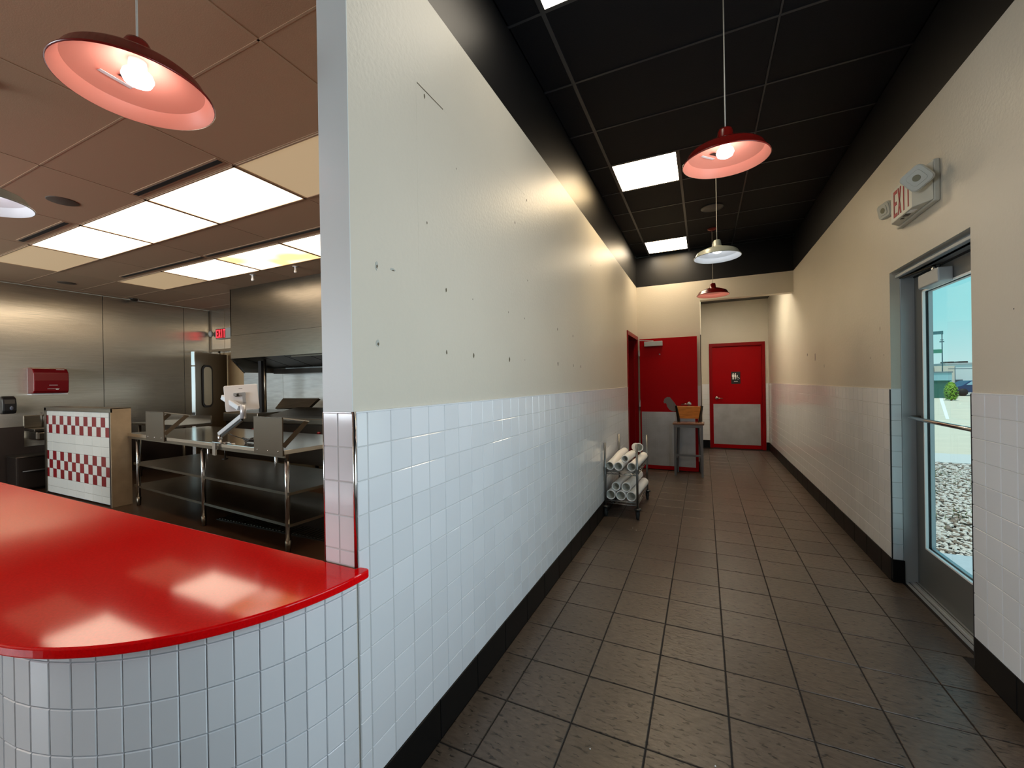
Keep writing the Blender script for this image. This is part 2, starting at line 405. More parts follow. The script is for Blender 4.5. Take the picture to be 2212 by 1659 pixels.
# rounded top trim
b = MB(); b.box(LX-.010, LX+.0012, YP+.006, 6.165, TT-.002, TT+.004); b.box(-1.143, LX-.010, YP-.0012, YP+.006, TT-.002, TT+.004)
b.build('top_trim', TILE, wl, bevel=.002)
b = MB(); b.tube([(LX-.004, YP+.003, .886), (LX-.004, YP+.003, TT+.004)], .0065, 10); b.build('corner_trim', CHROME, wl)
b = MB(); b.tube([(-1.1435, YP+.002, .886), (-1.1435, YP+.002, TT)], .003, 8); b.build('corner_trim', CHROME, wl)
# seam crack of the patched board, holes and chips
b = MB(); b.box(LX-.0082, LX-.0068, 1.322, 1.50, 2.658, 2.6615); b.build('crack', HOLE, wl)
b = MB(); b.box(LX-.0085, LX-.0077, 1.316, 1.3180, 1.90, 2.66); b.box(LX-.0085, LX-.0077, 1.50, 2.4, 2.6588, 2.6602); b.build('board_seam', WALL, wl)
holes = [(1.37,2.636,.009),(1.373,2.122,.006),(1.601,2.449,.004),(1.503,1.874,.009),(1.73,1.875,.004),(2.134,1.873,.005),(2.369,1.869,.005),(3.007,1.872,.011),(3.416,1.86,.010),(1.499,1.603,.010),(1.731,1.602,.012),(2.137,1.601,.014),(2.362,1.608,.004),(3.006,1.608,.015),(3.418,1.606,.012),(3.649,1.604,.014),(2.433,2.635,.007),(2.428,2.12,.005),(4.084,2.636,.006),(2.246,2.426,.008)]
for y, z, r in holes:
    poly = [(math.cos(t_)*r*random.uniform(.6, 1.1)*.55, math.sin(t_)*r*random.uniform(.8, 1.25)) for t_ in [2*PI*k/9 for k in range(9)]]
    M = TR(LX-.0078, y, z) @ Matrix(((0,0,1,0),(1,0,0,0),(0,1,0,0),(0,0,0,1)))
    MB().prism(poly, 0, .0006, M).build('hole', HOLE, wl)
for y, z, ry, rz in ((1.082,1.875,.007,.016),(1.164,1.881,.016,.005),(1.082,1.609,.010,.014)):
    poly = [(math.cos(t_)*ry*random.uniform(.6, 1.2), math.sin(t_)*rz*random.uniform(.7, 1.2)) for t_ in [2*PI*k/10 for k in range(10)]]
    M = TR(LX-.0078, y, z) @ Matrix(((0,0,1,0),(1,0,0,0),(0,1,0,0),(0,0,0,1)))
    MB().prism(poly, 0, .0007, M).build('paint_chip', PATCH, wl)
    MB().prism([(p[0]*.5+.002, p[1]*.45-.003) for p in poly], .0007, .0012, M).build('hole', HOLE, wl)

# ---- base tiles
def base_run(name, x, y0, y1, side, first):
    """side=+1: face looks to +X"""
    g_ = struct(MB().box(x-side*.012, x-side*.004, y0, y1, 0, TB-.004).build(name, GROUTD))
    y = y0; nx = first
    while y < y1-.01:
        e_ = min(nx, y1)
        if e_-y > .02:
            bb = MB(); bb.box(x-side*.010, x, y+.0015, e_-.0015, .001, TB)
            bb.build('base_tile', BASE, g_, bevel=.003, seg=2)
        y = e_; nx = e_+.305
    return g_
base_run('baseboard_left', LX+.004, YP+.01, 6.165, 1, 1.397)
base_run('baseboard_right', RX-.004, 3.815, YR-.012, -1, 4.0)
base_run('baseboard_near_right', RX-.004, -4.4, 2.824, -1, -4.2)

# ---- right corridor wall
wr = struct(MB().box(RX+.008, RX+.19, -4.6, .2, 0, ZW).box(RX+.008, RX+.19, .2, 2.1, 0, .9).box(RX+.008, RX+.19, .2, 2.1, 2.6, ZW)
            .box(RX+.008, RX+.19, 2.1, 2.828, 0, ZW).box(RX+.008, RX+.19, 2.828, 3.812, 2.207, ZW).box(RX+.008, RX+.19, 3.812, YF+.01, 0, ZW).box(RX+.008, RX+.19, YF+.01, YR+.2, 0, 3.2).build('wall_right', WALL))
MB().box(RX+.009, RX+.19, -4.6, YF, ZW+.001, ZC).build('black_band', BLACKP, wr)
MB().box(RX+.0025, RX+.0078, 2.11, 2.822, TB, TT-.004).box(RX+.0025, RX+.0078, 3.818, YR-.01, TB, TT-.004).box(RX+.012, RX+.062, 3.8065, 3.8118, TB, TT-.004).build('grout', GROUT, wr)
Ms = []
for c_ in range(22):
    for r in range(11):
        y = 2.826-.0015-T*(c_+.5)
        if y > 2.16: Ms.append(TR(RX, y, TT-T*(r+.5)) @ RZ(PI))
n_ind = len(Ms)
Mf = []
for c_ in range(int((YR-.012-3.822)/T)):
    for r in range(11): Mf.append(TR(RX, 3.822+T*(c_+.5), TT-T*(r+.5)) @ RZ(PI))
put_tiles(WT, Ms+Mf, wr, keep=n_ind+77)
# the wainscot goes on beside and below the unseen added window
b = MB()
for c_ in range(6, 62):
    for r in range(11):
        y1_ = 2.8245-T*c_; z1_ = TT-T*r
        if y1_ > 2.16 and y1_-T > 2.05: continue
        if .15 < y1_-T/2 < 2.15 and z1_ > .90: continue
        b.box(RX, RX+.008, y1_-T+G_, y1_, z1_-T+G_, z1_)
b.build('tiles', TILE, wr, kind='stuff')
MB().box(RX+.0025, RX+.0078, -4.4, 2.15, TB, .893).build('grout', GROUT, wr)
MB().box(RX+.0025, RX+.0078, -4.4, .15, .893, TT-.004).build('grout', GROUT, wr)
me = tile_mesh('tile', TILE, .056, T-G_)
for r in range(11): inst(me, 'tile', wr, TR(RX+.033, 3.8035, TT-T*(r+.5)) @ RZ(-PI/2) @ wob())
b = MB(); b.box(RX-.0012, RX+.010, 2.11, 2.822, TT-.002, TT+.004); b.box(RX-.0012, RX+.010, 3.816, YR-.01, TT-.002, TT+.004); b.box(RX+.002, RX+.062, 3.802, 3.811, TT-.002, TT+.004)
b.build('top_trim', TILE, wr, bevel=.002)
b = MB(); b.box(RX-.001, RX+.006, 3.806, 3.815, .02, TT-.001); b.build('corner_trim', ALUD, wr)
b = MB(); b.box(RX-.001, RX+.009, 2.820, 2.8275, .02, TT-.001); b.build('corner_trim', ALUD, wr)
MB().box(RX, RX+.068, 3.797, 3.806, .0, TB).build('base_tile', BASE, wr, bevel=.003)
for y, z, ry, rz in ((4.0,1.83,.004,.018),(3.93,1.63,.004,.005),(4.2,1.62,.004,.008),(6.0,1.72,.02,.05),(6.4,1.77,.02,.02),(5.6,1.6,.008,.02),(2.52,1.75,.004,.004)):
    poly = [(math.cos(t_)*ry*random.uniform(.6, 1.2), math.sin(t_)*rz*random.uniform(.7, 1.2)) for t_ in [2*PI*k/8 for k in range(8)]]
    M = TR(RX+.0078, y, z) @ Matrix(((0,0,-1,0),(-1,0,0,0),(0,1,0,0),(0,0,0,1)))
    MB().prism(poly, 0, .0005, M).build('scuff', MATS['bare_metal_scuff'], wr)

# ---- end wall of the corridor, header over the restroom lobby, lobby walls
XJ = -.038
we = struct(MB().box(-1.2, XJ, YF, YF+.14, 0, ZW).box(XJ, RX+.008, YF, YF+.14, 2.74, ZW).build('wall_far', WALL))
MB().box(-1.2, RX+.01, YF-.001, YF+.14, ZW+.001, ZC).build('black_band', BLACKP, we)
b = MB()
for r in range(11): b.box(-.098, XJ-.004, YF-.008, YF, TT-T*(r+1)+G_, TT-T*r)
b.build('tiles', TILE, we, kind='stuff')
MB().box(-.1, XJ+.004, YF-.012, YF, 0, TB).build('base_tile', BASE, we)
MB().box(XJ-.004, XJ+.006, YF-.012, YF+.006, .161, 2.19).build('corner_trim', BRASSD, we)
wlob = struct(MB().box(-.18, XJ, YF+.14, YR, 0, 3.16).build('wall_lobby', WALL))
wb = struct(MB().box(-.2, .112, YR, YR+.14, 0, 3.3).box(1.150, 1.4, YR, YR+.14, 0, 3.3).box(.112, 1.150, YR, YR+.14, 2.245, 3.3).build('wall_restroom', WALL))
b = MB()
for xa, xb in ((XJ+.002, .108), (1.156, RX-.002)):
    n_ = max(1, round((xb-xa)/T))
    for i in range(n_):
        for r in range(11): b.box(xa+(xb-xa)*i/n_+G_, xa+(xb-xa)*(i+1)/n_, YR-.008, YR, TT-T*(r+1)+G_, TT-T*r)
b.build('tiles', TILE, wb, kind='stuff')
MB().box(XJ, .108, YR-.014, YR, 0, TB).box(1.156, RX, YR-.014, YR, 0, TB).build('base_tile', BASE, wb)
struct(MB().box(-.2, 1.4, YF+.14, YR+.2, 3.125, 3.22).build('ceiling_lobby', BLACKP))

t_ = thing('ceiling_light', 'small square light hidden behind the header of the restroom lobby', 'ceiling light', (.35, 7.95, 3.12))
MB().box(-.02, .72, 7.65, 8.25, 3.112, 3.122).build('diffuser', glow('lobby_light_lens', (1, .88, .68, 1), 24), t_)
MB().box(-.036, -.02, 7.63, 8.27, 3.108, 3.125).box(.72, .74, 7.63, 8.27, 3.108, 3.125).box(-.02, .74, 7.63, 7.65, 3.108, 3.125).box(-.02, .74, 8.25, 8.27, 3.108, 3.125).build('frame', TBAR, t_)
# ---- corridor ceiling: black tiles on a grid
ce = struct(MB().box(-1.3, 1.4, -4.6, YF+.14, ZC+.02, ZC+.10).build('ceiling', BLACKP))
gx = [LX-.01, -.795, -.185, .425, 1.035, RX+.01]; gy = [YF]+[7.07-.61*k for k in range(20)]; gy = gy[:20]
lights_y = [6.46, 4.02, 1.58, -.86, -3.3]
tb = MB()
for x in gx[1:-1]:
    if x == -.185: tb.box(x-.012, x+.012, 4.02, YF, ZC-.002, ZC+.004); continue
    if x == .425: tb.box(x-.006, x+.006, -4.5, YF, ZC-.001, ZC+.004); continue
    if x == 1.035: continue
    tb.box(x-.012, x+.012, -4.5, YF, ZC-.002, ZC+.004)
for y in gy[1:]: tb.box(gx[0], gx[-1], y-.008, y+.008, ZC-.0015, ZC+.004)
tb.build('ceiling_grid', TBAR, ce)
for k in range(len(gy)-1):
    y1, y0 = gy[k], gy[k+1]
    xs = [gx[0], gx[1], gx[2], gx[3], gx[5]] if y0 > 4.0 else [gx[0], gx[1], gx[3], gx[5]]
    for i in range(len(xs)-1):
        x0, x1 = xs[i], xs[i+1]
        if any(abs(y0-ly) < .02 for ly in lights_y):
            if abs(x0+.795) < .01 and x1 < 0: continue
            if abs(x0+.795) < .01: x0 = -.185
        MB().box(x0+.009, x1-.009, y0+.006, y1-.006, ZC+.002, ZC+.014).build('ceiling_tile', KTILE, ce)
for k, ly in enumerate(lights_y):
    lb = ['square ceiling light panel over the far end of the corridor', 'square ceiling light panel halfway along the black ceiling', 'ceiling light panel cut by the top edge of the photo', 'ceiling light panel above the corridor entrance', 'ceiling light panel over the dining room door'][k]
    t_ = thing('ceiling_light', lb, 'ceiling light', (-.49, ly+.305, ZC), 'corridor ceiling panels')
    MB().box(-.49-.288, -.49+.288, ly+.305-.288, ly+.305+.288, ZC-.001, ZC+.006).build('diffuser', (PANEL, PANEL, PANELN, PANELX, PANELX)[k], t_)
    bb = MB()
    for (x0, x1, y0, y1) in ((-.783,-.776,ly+.012,ly+.598),(-.204,-.197,ly+.012,ly+.598),(-.783,-.197,ly+.010,ly+.017),(-.783,-.197,ly+.593,ly+.600)): bb.box(x0, x1, y0, y1, ZC-.003, ZC+.018)
    bb.build('frame', TBAR, t_)
# round speaker and pendant canopies come later

# ---- kitchen / dining ceiling
ck = struct(MB().box(-9.6, -1.15, -4.6, 5.3, ZK+.02, ZK+.1).build('ceiling', CBAR))
kx = [-1.15]+[-1.856-1.2175*k for k in range(7)]+[KX]; ky = [KY, 4.905]+[4.295-.61*k for k in range(15)]
tb = MB()
for x in kx[1:-1]: tb.box(x-.007, x+.007, -4.6, KY, ZK-.001, ZK+.004)
for y in ky[1:]: tb.box(KX, -1.15, y-.005, y+.005, ZK-.001, ZK+.004)
tb.build('ceiling_grid', CBAR, ck)
KL = {}
for i, x1 in enumerate(kx[:-1]):
    for j, y1 in enumerate(ky[:-1]):
        x0, y0 = kx[i+1], ky[j+1]
        lit = None
        if abs(y0-1.855) < .02 and 1 <= i <= 5: lit = 'off' if i in (1, 5) else 'on'
        if abs(y0-3.075) < .02 and 1 <= i <= 5: lit = {1: 'on', 2: 'on', 3: 'yellow', 4: 'on', 5: 'off'}[i]
        if abs(y0+1.805) < .02 and i in (2, 4): lit = 'on'
        if lit: KL[(i, round(y0, 3))] = (x0, x1, y0, y1, lit); continue
        MB().box(x0+.005, x1-.005, y0+.003, y1-.003, ZK+.001, ZK+.012).build('ceiling_tile', CTILE, ck)
knames = {(1,1.855): 'unlit beige ceiling panel, cut off by the white column', (2,1.855): 'large bright ceiling panel nearest the white column in the near row', (3,1.855): 'bright ceiling panel in the middle of the near row', (4,1.855): 'bright ceiling panel next to the unlit one at the left of the near row', (5,1.855): 'unlit beige ceiling panel at the left end of the near row',
          (1,3.075): 'bright ceiling panel of the far row hidden behind the column', (2,3.075): 'bright ceiling panel of the far row, cut by the column', (3,3.075): 'yellow-stained bright ceiling panel in the far row', (4,3.075): 'bright ceiling panel left of the yellow-stained one', (5,3.075): 'unlit beige ceiling panel at the left end of the far row'}
for (i, y0r), (x0, x1, y0, y1, lit) in KL.items():
    lb = knames.get((i, y0r), 'bright ceiling panel over the dining room, '+('nearer the column side' if i == 2 else 'nearer the steel wall side'))
    t_ = thing('ceiling_light', lb, 'ceiling light', ((x0+x1)/2, (y0+y1)/2, ZK), 'kitchen ceiling panels')
    dm = {'on': KPANEL, 'off': KOFF, 'yellow': KPANELY}[lit]
    me = MB().box(-(x1-x0)/2+.020, (x1-x0)/2-.020, -(y1-y0)/2+.020, (y1-y0)/2-.020, -.001, .006).mesh('diffuser'); me.materials.append(dm)
    inst(me, 'diffuser', t_, TR((x0+x1)/2, (y0+y1)/2, ZK))
    bb = MB()
    for q in ((x0+.008, x0+.019, y0+.006, y1-.006), (x1-.019, x1-.008, y0+.006, y1-.006), (x0+.008, x1-.008, y0+.006, y0+.019), (x0+.008, x1-.008, y1-.019, y1-.006)): bb.box(*q, ZK-.006, ZK+.016)
    bb.build('frame', CBAR, t_)
# linear air slots
for (xa, xb, y, lb) in ((-4.26, -3.085, 1.778, 'long black air slot beside the bright panels, near the column'), (-6.65, -5.53, 1.778, 'black air slot left of the round speaker'), (-5.50, -3.15, 2.985, 'black air slot along the far row of panels'), (-7.55, -5.56, 2.985, 'far left black air slot of the far row')):
    t_ = thing('air_diffuser', lb, 'vent', (xa/2+xb/2, y, ZK), 'linear ceiling air slots')
    MB().box(xa, xb, y-.034, y+.034, ZK-.003, ZK+.001).build('frame', CBAR, t_)
    MB().box(xa+.01, xb-.01, y-.018, y+.018, ZK-.006, ZK-.002).build('slot', ALUD, t_)
for (x, y, lb) in ((-4.94, 1.565, 'round ceiling speaker grille left of the bright panels'), (-8.66, 2.77, 'round ceiling speaker grille near the steel wall')):
    t_ = thing('ceiling_speaker', lb, 'speaker', (x, y, ZK), 'round ceiling speakers')
    MB().lathe([(.001, -.004), (.095, -.004), (.10, -.002), (.10, .001)], 28, TR(x, y, ZK)).build('grille', mat('speaker_grille', (.10, .075, .055, 1), .6), t_)
t_ = thing('smoke_detector', 'small dark detector on the ceiling edge above the steel wall', 'detector', (-9.2, 3.80, ZK))
MB().lathe([(.001, -.045), (.035, -.045), (.05, -.03), (.055, -.012), (.065, -.008), (.065, 0)], 20, TR(-9.2, 3.80, ZK)).build('body', BRASSD, t_)
for x, y, lb in ((-4.95, 3.78, 'white sprinkler drop right of its twin, under the yellow-stained panel'), (-5.85, 3.78, 'white sprinkler drop left of its twin')):
    t_ = thing('sprinkler', lb, 'sprinkler', (x, y, ZK), 'sprinkler drops')
    MB().lathe([(.001, -.085), (.018, -.085), (.02, -.06), (.014, -.055), (.014, 0)], 12, TR(x, y, ZK)).build('head', WHITEPL, t_)
    MB().lathe([(.001, -.004), (.035, -.004), (.04, 0)], 16, TR(x, y, ZK)).build('escutcheon', WHITEPL, t_)

# ---- kitchen walls
wk = struct(MB().box(KX-.12, KX-.012, 1.98, KY+.1, 0, ZK).build('wall_kitchen', mat('dark_joint', (.03, .025, .02, 1), .6)))
ys = [1.99, 2.214, 3.4295, 4.645, 5.13]
for i in range(4):
    MB().box(KX-.012, KX, ys[i]+.004, ys[i+1]-.004, .12, ZK-.002).build('steel_panel', STEELW, wk)
struct(MB().box(KX-.12, KX-.02, -4.6, 1.98, 0, .9).box(KX-.12, KX-.02, -4.6, 1.98, 2.6, ZK).box(KX-.12, KX-.02, -4.6, -3.9, .9, 2.6).box(KX-.12, KX-.02, 1.1, 1.98, .9, 2.6).build('wall_side', WALL))
we2 = struct(MB().box(KX-.1, -1.143, KY, KY+.12, 0, ZK).build('wall_hood', TAN))
for xa, xb in ((KX+.004, -8.88),): MB().box(xa, xb, KY-.010, KY, 2.18, ZK-.002).build('steel_panel', STEELW, we2)
MB().box(-8.87, -7.06, KY-.009, KY, 2.18, ZK-.002).build('steel_panel', STEELW, we2)
px_ = [-8.27, -7.11, -5.89, -4.67, -3.45, -2.23, -1.15]
for i in range(6): MB().box(px_[i]+.004, px_[i+1]-.004, KY-.012, KY, .3, 1.98).build('steel_panel', STEELU, we2)
MB().box(-9.352, -9.33, KY-.03, KY-.01, 2.2, ZK-.002).build('corner_trim', STEEL, we2)
# dining room walls behind the camera
struct(MB().box(-9.6, 1.42, -4.62, -4.5, 0, .8).box(-9.6, 1.42, -4.62, -4.5, 2.7, ZC).box(-9.6, -8.1, -4.62, -4.5, .8, 2.7).box(-4.5, 1.42, -4.62, -4.5, .8, 2.7).build('wall_back', WALL))
w1 = MB()
for x in (-8.07, -6.3, -4.53): w1.box(x-.03, x+.03, -4.62, -4.5, .8, 2.7)
w1.box(-8.1, -4.5, -4.62, -4.5, .8, .86); w1.box(-8.1, -4.5, -4.62, -4.5, 2.64, 2.7)
struct(w1.build('unseen_window_1', ALU))  # unseen; place and width chosen for the daylight on the column
w1 = MB()
for y in (.23, 2.07): w1.box(RX+.06, RX+.14, y-.03, y+.03, .9, 2.6)
w1.box(RX+.06, RX+.14, .2, 2.1, .9, .96); w1.box(RX+.06, RX+.14, .2, 2.1, 2.54, 2.6)
struct(w1.build('unseen_window_2', ALU))  # unseen, added so daylight reaches the left wall tiles
w1 = MB()
for y in (-3.88, -1.4, 1.08): w1.box(KX-.12, KX-.04, y-.03, y+.03, .9, 2.6)
struct(w1.build('unseen_window_3', ALU))  # unseen, added to bring daylight in from the left
# roof over everything keeps the sun out; parapet outside
struct(MB().box(-9.8, 1.42, -4.8, 10.2, 3.72, 3.9).box(1.30, 1.50, -4.8, 14.0, 3.9, 4.35).box(1.38, 1.40, -4.8, 14.0, 3.0, 3.9).box(1.30, 1.40, 10.2, 14.0, -.15, 3.9).box(1.398, 1.42, -4.8, .2, -.15, 3.0).build('ceiling_roof', mat('exterior_stucco', lin(190, 180, 165), .8)))

# ================================================================== COUNTER
cnt = thing('service_counter', 'curved service counter with glossy red top and white tiled front', 'counter', (-2.6, .65, 0))
RT = .630
pts = [(-6.6, CY-RT)]+[(CX+RT*math.cos(t_), CY+RT*math.sin(t_)) for t_ in [(-PI/2)+PI/2*k/40 for k in range(41)]]
pts += [(CX+RT-.001, CY+.006), (CX+RT-.006, CY+.013), (CX+RT-.014, CY+.015), (LX+.003, CY+.012), (LX-.001, CY-.003), (-1.1425, CY-.003), (-1.146, CY-.001), (-1.15, CY), (-6.6, CY+.045)]
MB().prism(pts, .860, .886).build('countertop', RED_TOP, cnt, bevel=.005, seg=3)
R0 = CR-.0065
body = [(-6.5, CY-R0)]+[(CX+R0*math.cos(t_), CY+R0*math.sin(t_)) for t_ in [(-PI/2)+PI/2*k/48 for k in range(49)]]+[(CX+R0, YP+.002), (-1.02, YP-.002), (-1.16, YP-.005), (-1.16, .90), (-6.5, .90)]
MB().prism(body, .0, .8595).build('knee_wall', GROUT, cnt)
Ms = []
seg = .0565
zs = [(.848-.824-.003, (.848+.824)/2)]
strip = tile_mesh('tile', TILE, seg-.0022, .0335)
for k in range(16):
    ang = -(k+.5)*seg/CR
    M0 = TR(CX, CY, 0) @ RZ(ang) @ TR(CR, 0, 0)
    inst(strip, 'tile', cnt, TR(0, 0, .8422) @ M0)
    for r in range(7): 
        z = .824-T*(r+.5)
        if z > .17: Ms.append(TR(0, 0, z) @ M0)
Ms.sort(key=lambda M: -M.translation.z)
put_tiles(WT_HALF, Ms, cnt, keep=300)
b = MB()
for i in range(44):
    for r in range(6): b.box(CX+.010-T*(i+1)+G_, CX+.010-T*i, CY-CR, CY-CR+.008, .824-T*(r+1)+G_, .824-T*r)
b.build('tiles', TILE, cnt, kind='stuff')
MB().prism([(CX+(CR+.012)*math.cos(t_), CY+(CR+.012)*math.sin(t_)) for t_ in [(-PI/2)+PI/2*k/30 for k in range(31)]]+[(CX, CY-.02), (CX, CY-CR-.012)][0:1], 0, TB).build('base_ring', BASE, cnt)

# ================================================================== PENDANTS
def pendant(x, y, z, zc, col, label, tilt=0.0, tdir=0.0, tagdir=0.0, bulb=BULB, bz=0.0):
    R = .203
    t_ = thing('pendant_lamp', label, 'pendant lamp', (x, y, z), 'pendant barn lamps')
    so, si = (SH_RED, SH_REDI) if col == 'red' else (SH_WHT, SH_WHTI)
    M = TR(x, y, z+.16) @ Matrix.Rotation(tdir, 4, 'Z') @ Matrix.Rotation(tilt, 4, 'X') @ Matrix.Rotation(-tdir, 4, 'Z') @ TR(0, 0, -.16)
    prof = [(R, 0), (R+.004, .002), (R+.003, .006), (.196, .012), (.178, .047), (.165, .058), (.12, .078), (.075, .094), (.047, .103), (.040, .110), (.034, .155), (.029, .165), (.012, .168), (.001, .168)]
    MB().lathe(prof, 56, M).build('shade', so, t_)
    ln_ = MB().lathe([(R, .0005), (.1935, .012), (.1765, .044)], 56, M).lathe([(.1764, .0442), (.160, .0555), (.118, .0745), (.073, .0905), (.04, .10), (.001, .103)], 56, M).build('shade_lining', si, t_)
    MB().lathe([(.024, .104), (.024, .076), (.02, .074), (.001, .074)], 20, M).build('socket', WHITEPL, t_)
    MB().lathe([(.001, .020), (.02, .022), (.035, .030), (.042, .046), (.038, .060), (.026, .072), (.018, .080)], 40, M @ TR(0, 0, bz)).build('bulb', bulb, t_)
    MB().tube([M @ Vector((0, 0, .166)), (x, y, z+.3), (x, y, zc-.01)], .0032, 8).build('cord', CORD, t_)
    MB().lathe([(.001, -.024), (.03, -.024), (.056, -.014), (.062, -.003), (.062, 0)], 28, TR(x, y, zc-.002)).build('canopy', so, t_)
    # paper rating sticker inside the shade
    A_ = M @ RZ(tagdir)
    MB().box(.100, .116, -.046, .046, .0685, .0692, A_).build('sticker', WHITEPL, t_)
    MB().box(.066, .092, -.046, .002, .0770, .0777, A_).build('sticker', BRASSD, t_)
    return t_
pendant(.119, 2.410, 2.60, ZC, 'red', 'nearest red pendant lamp in the corridor, lit bulb showing', tilt=.055, tdir=.3, tagdir=2.42)
pendant(.133, 4.399, 2.634, ZC, 'white', 'white enamel pendant lamp between two red ones in the corridor', tagdir=2.6, bz=.022)
pendant(.132, 6.32, 2.634, ZC, 'red', 'farthest dark red pendant lamp, by the restroom lobby header', tagdir=2.6, bz=.032)
pendant(-1.668, .709, 2.438, ZK, 'red', 'large red pendant lamp over the red counter at upper left', tagdir=3.28)
pendant(-3.38, .75, 2.438, ZK, 'white', 'white pendant lamp cut off by the left edge of the photo', tagdir=2.6)

# round black speaker on the corridor ceiling
t_ = thing('ceiling_speaker', 'round black speaker grille in the corridor ceiling behind the cords', 'speaker', (.12, 5.5, ZC))
MB().lathe([(.001, -.006), (.11, -.006), (.125, -.003), (.125, 0)], 32, TR(.12, 5.54, ZC-.003)).build('grille', TBAR, t_)

# ================================================================== DOORS
# open red door lying against the end wall
d1 = struct(MB().box(LX-.15, LX+.004, 6.17, 6.215, 0, 2.215).box(LX-.15, LX+.004, 7.16, YF-.002, 0, 2.215).box(LX-.15, LX+.004, 6.215, 7.16, 2.155, 2.215)
            .box(LX-.07, LX-.045, 6.215, 6.23, 0, 2.155).box(LX-.07, LX-.045, 7.145, 7.16, 0, 2.155).build('door_1', RED_FR), 'red door frame in the left wall')
yl0, yl1 = 7.135, 7.175
lf = MB().box(-.965, -.088, yl0, yl1, .012, 2.165).build('door_leaf', RED, d1, bevel=.002)
def kick(parent, x0, x1, yf, z0, z1, name='kick_plate'):
    bb = MB(); bb.box(x0, x1, yf-.002, yf, z0, z1)
    k_ = bb.build(name, DIAMOND, parent, label='diamond pattern metal kick plate')
    s_ = MB(); nx = int((x1-x0)/.034); nz = int((z1-z0)/.034)
    for i in range(nx):
        for j in range(nz):
            cx_, cz_ = x0+.02+i*.034, z0+.02+j*.034; sg = 1 if (i+j) % 2 else -1
            dx, dz = .0120*.72, .0120*.72*sg; nx_, nz_ = -dz*.30, dx*.30
            s_.add([(cx_-dx, yf-.002, cz_-dz), (cx_+nx_, yf-.002, cz_+nz_), (cx_+dx, yf-.002, cz_+dz), (cx_-nx_, yf-.002, cz_-nz_), (cx_, yf-.0052, cz_)], [(0,4,1),(1,4,2),(2,4,3),(3,4,0)])
    s_.build('raised_tread', DIAMOND, k_, kind='stuff')
kick(lf, -.945, -.13, yl0, .075, .955)
MB().box(-.885, -.60, yl0-.055, yl0, 2.035, 2.115).build('door_closer', ALU, lf, bevel=.006)
MB().bar((-.74, yl0-.03, 2.125), (-.97, yl0-.05, 2.14), .016, .008).build('closer_arm', ALU, lf)
def lever(parent, x, yf, z, sgn):
    M = TR(x, yf, z) @ Matrix.Rotation(PI/2, 4, 'X')
    l_ = MB().lathe([(.001, .016), (.024, .016), (.033, .010), (.035, 0)], 24, M).build('lever_handle', CHROME, parent)
    MB().lathe([(.011, 0), (.011, .045), (.001, .047)], 16, M).tube([(x, yf-.045, z), (x+sgn*.05, yf-.05, z-.002), (x+sgn*.115, yf-.046, z-.006)], [.012, .009, .008], 10).build('lever', CHROME, l_)
lever(lf, -.215, yl0, 1.09, -1)
# bare patch on the leaf where a lock plate was
poly = [(-.60,1.12),(-.585,1.17),(-.545,1.198),(-.50,1.195),(-.475,1.16),(-.44,1.115),(-.405,1.06),(-.385,1.005),(-.40,.972),(-.45,.963),(-.51,.99),(-.545,1.04),(-.555,1.085),(-.57,1.10),(-.59,1.095)]
MB().prism([(p[0], p[1]) for p in poly], 0, .001, TR(0, yl0, 0) @ Matrix.Rotation(PI/2, 4, 'X')).build('bare_patch', SCUFF, lf)
MB().ball((-.648, yl0-.006, 2.0-.1), .012, 10, 6, (1, .8, .8)).build('coat_hook', WHITEPL, lf)
for z in (1.93, 1.09, .25): MB().box(-.985, -.962, yl0-.008, yl0+.01, z-.05, z+.05).build('hinge', ALU, d1)
# restroom door
d2 = struct(MB().box(.112, .172, YR-.03, YR+.1, 0, 2.245).box(1.090, 1.150, YR-.03, YR+.1, 0, 2.245).box(.172, 1.090, YR-.03, YR+.1, 2.178, 2.245).build('door_2', RED_FR), 'restroom door in its red frame')
lf = MB().box(.1725, 1.0895, YR+.02, YR+.06, .006, 2.1775).build('door_leaf', RED, d2)
kick(lf, .185, 1.062, YR+.02, .085, .945)
lever(lf, .250, YR+.02, 1.075, 1)
sg = tag(MB().box(.532, .702, YR+.012, YR+.02, 1.375, 1.632).build('restroom_sign', BLACKPL, bevel=.004), 'black restroom sign with white figures on the red door', 'sign')
yy = YR+.0119
def flat(parent, name, poly_or_fn, material):
    o = poly_or_fn.build(name, material, parent); return o
MS = TR(0, yy, 0) @ Matrix.Rotation(PI/2, 4, 'X')
def disc(cx_, cz_, r, n=16): return [(cx_+r*math.cos(2*PI*k/n), cz_+r*math.sin(2*PI*k/n)) for k in range(n)]
b = MB(); b.prism(disc(.570, 1.592, .012), 0, .001, MS); b.prism([(.548,1.575),(.592,1.575),(.592,1.525),(.584,1.525),(.584,1.470),(.572,1.470),(.572,1.515),(.568,1.515),(.568,1.470),(.556,1.470),(.556,1.525),(.548,1.525)], 0, .001, MS)
b.build('figure', WHITEPL, sg)
b = MB(); b.prism(disc(.611, 1.592, .012), 0, .001, MS); b.prism([(.600,1.575),(.622,1.575),(.632,1.515),(.620,1.515),(.618,1.470),(.604,1.470),(.602,1.515),(.596,1.515)], 0, .001, MS)
b.build('figure', WHITEPL, sg)
b = MB(); b.prism(disc(.650, 1.555, .009), 0, .001, MS)
b.prism([(.645,1.545),(.655,1.545),(.657,1.520),(.672,1.520),(.684,1.492),(.692,1.496),(.694,1.489),(.680,1.482),(.666,1.511),(.645,1.511)], 0, .001, MS)
ring_ = []
for k in range(15): ring_.append((.659+.026*math.cos(2.1+k*.30), 1.496+.026*math.sin(2.1+k*.30)))
for k in reversed(range(15)): ring_.append((.659+.020*math.cos(2.1+k*.30), 1.496+.020*math.sin(2.1+k*.30)))
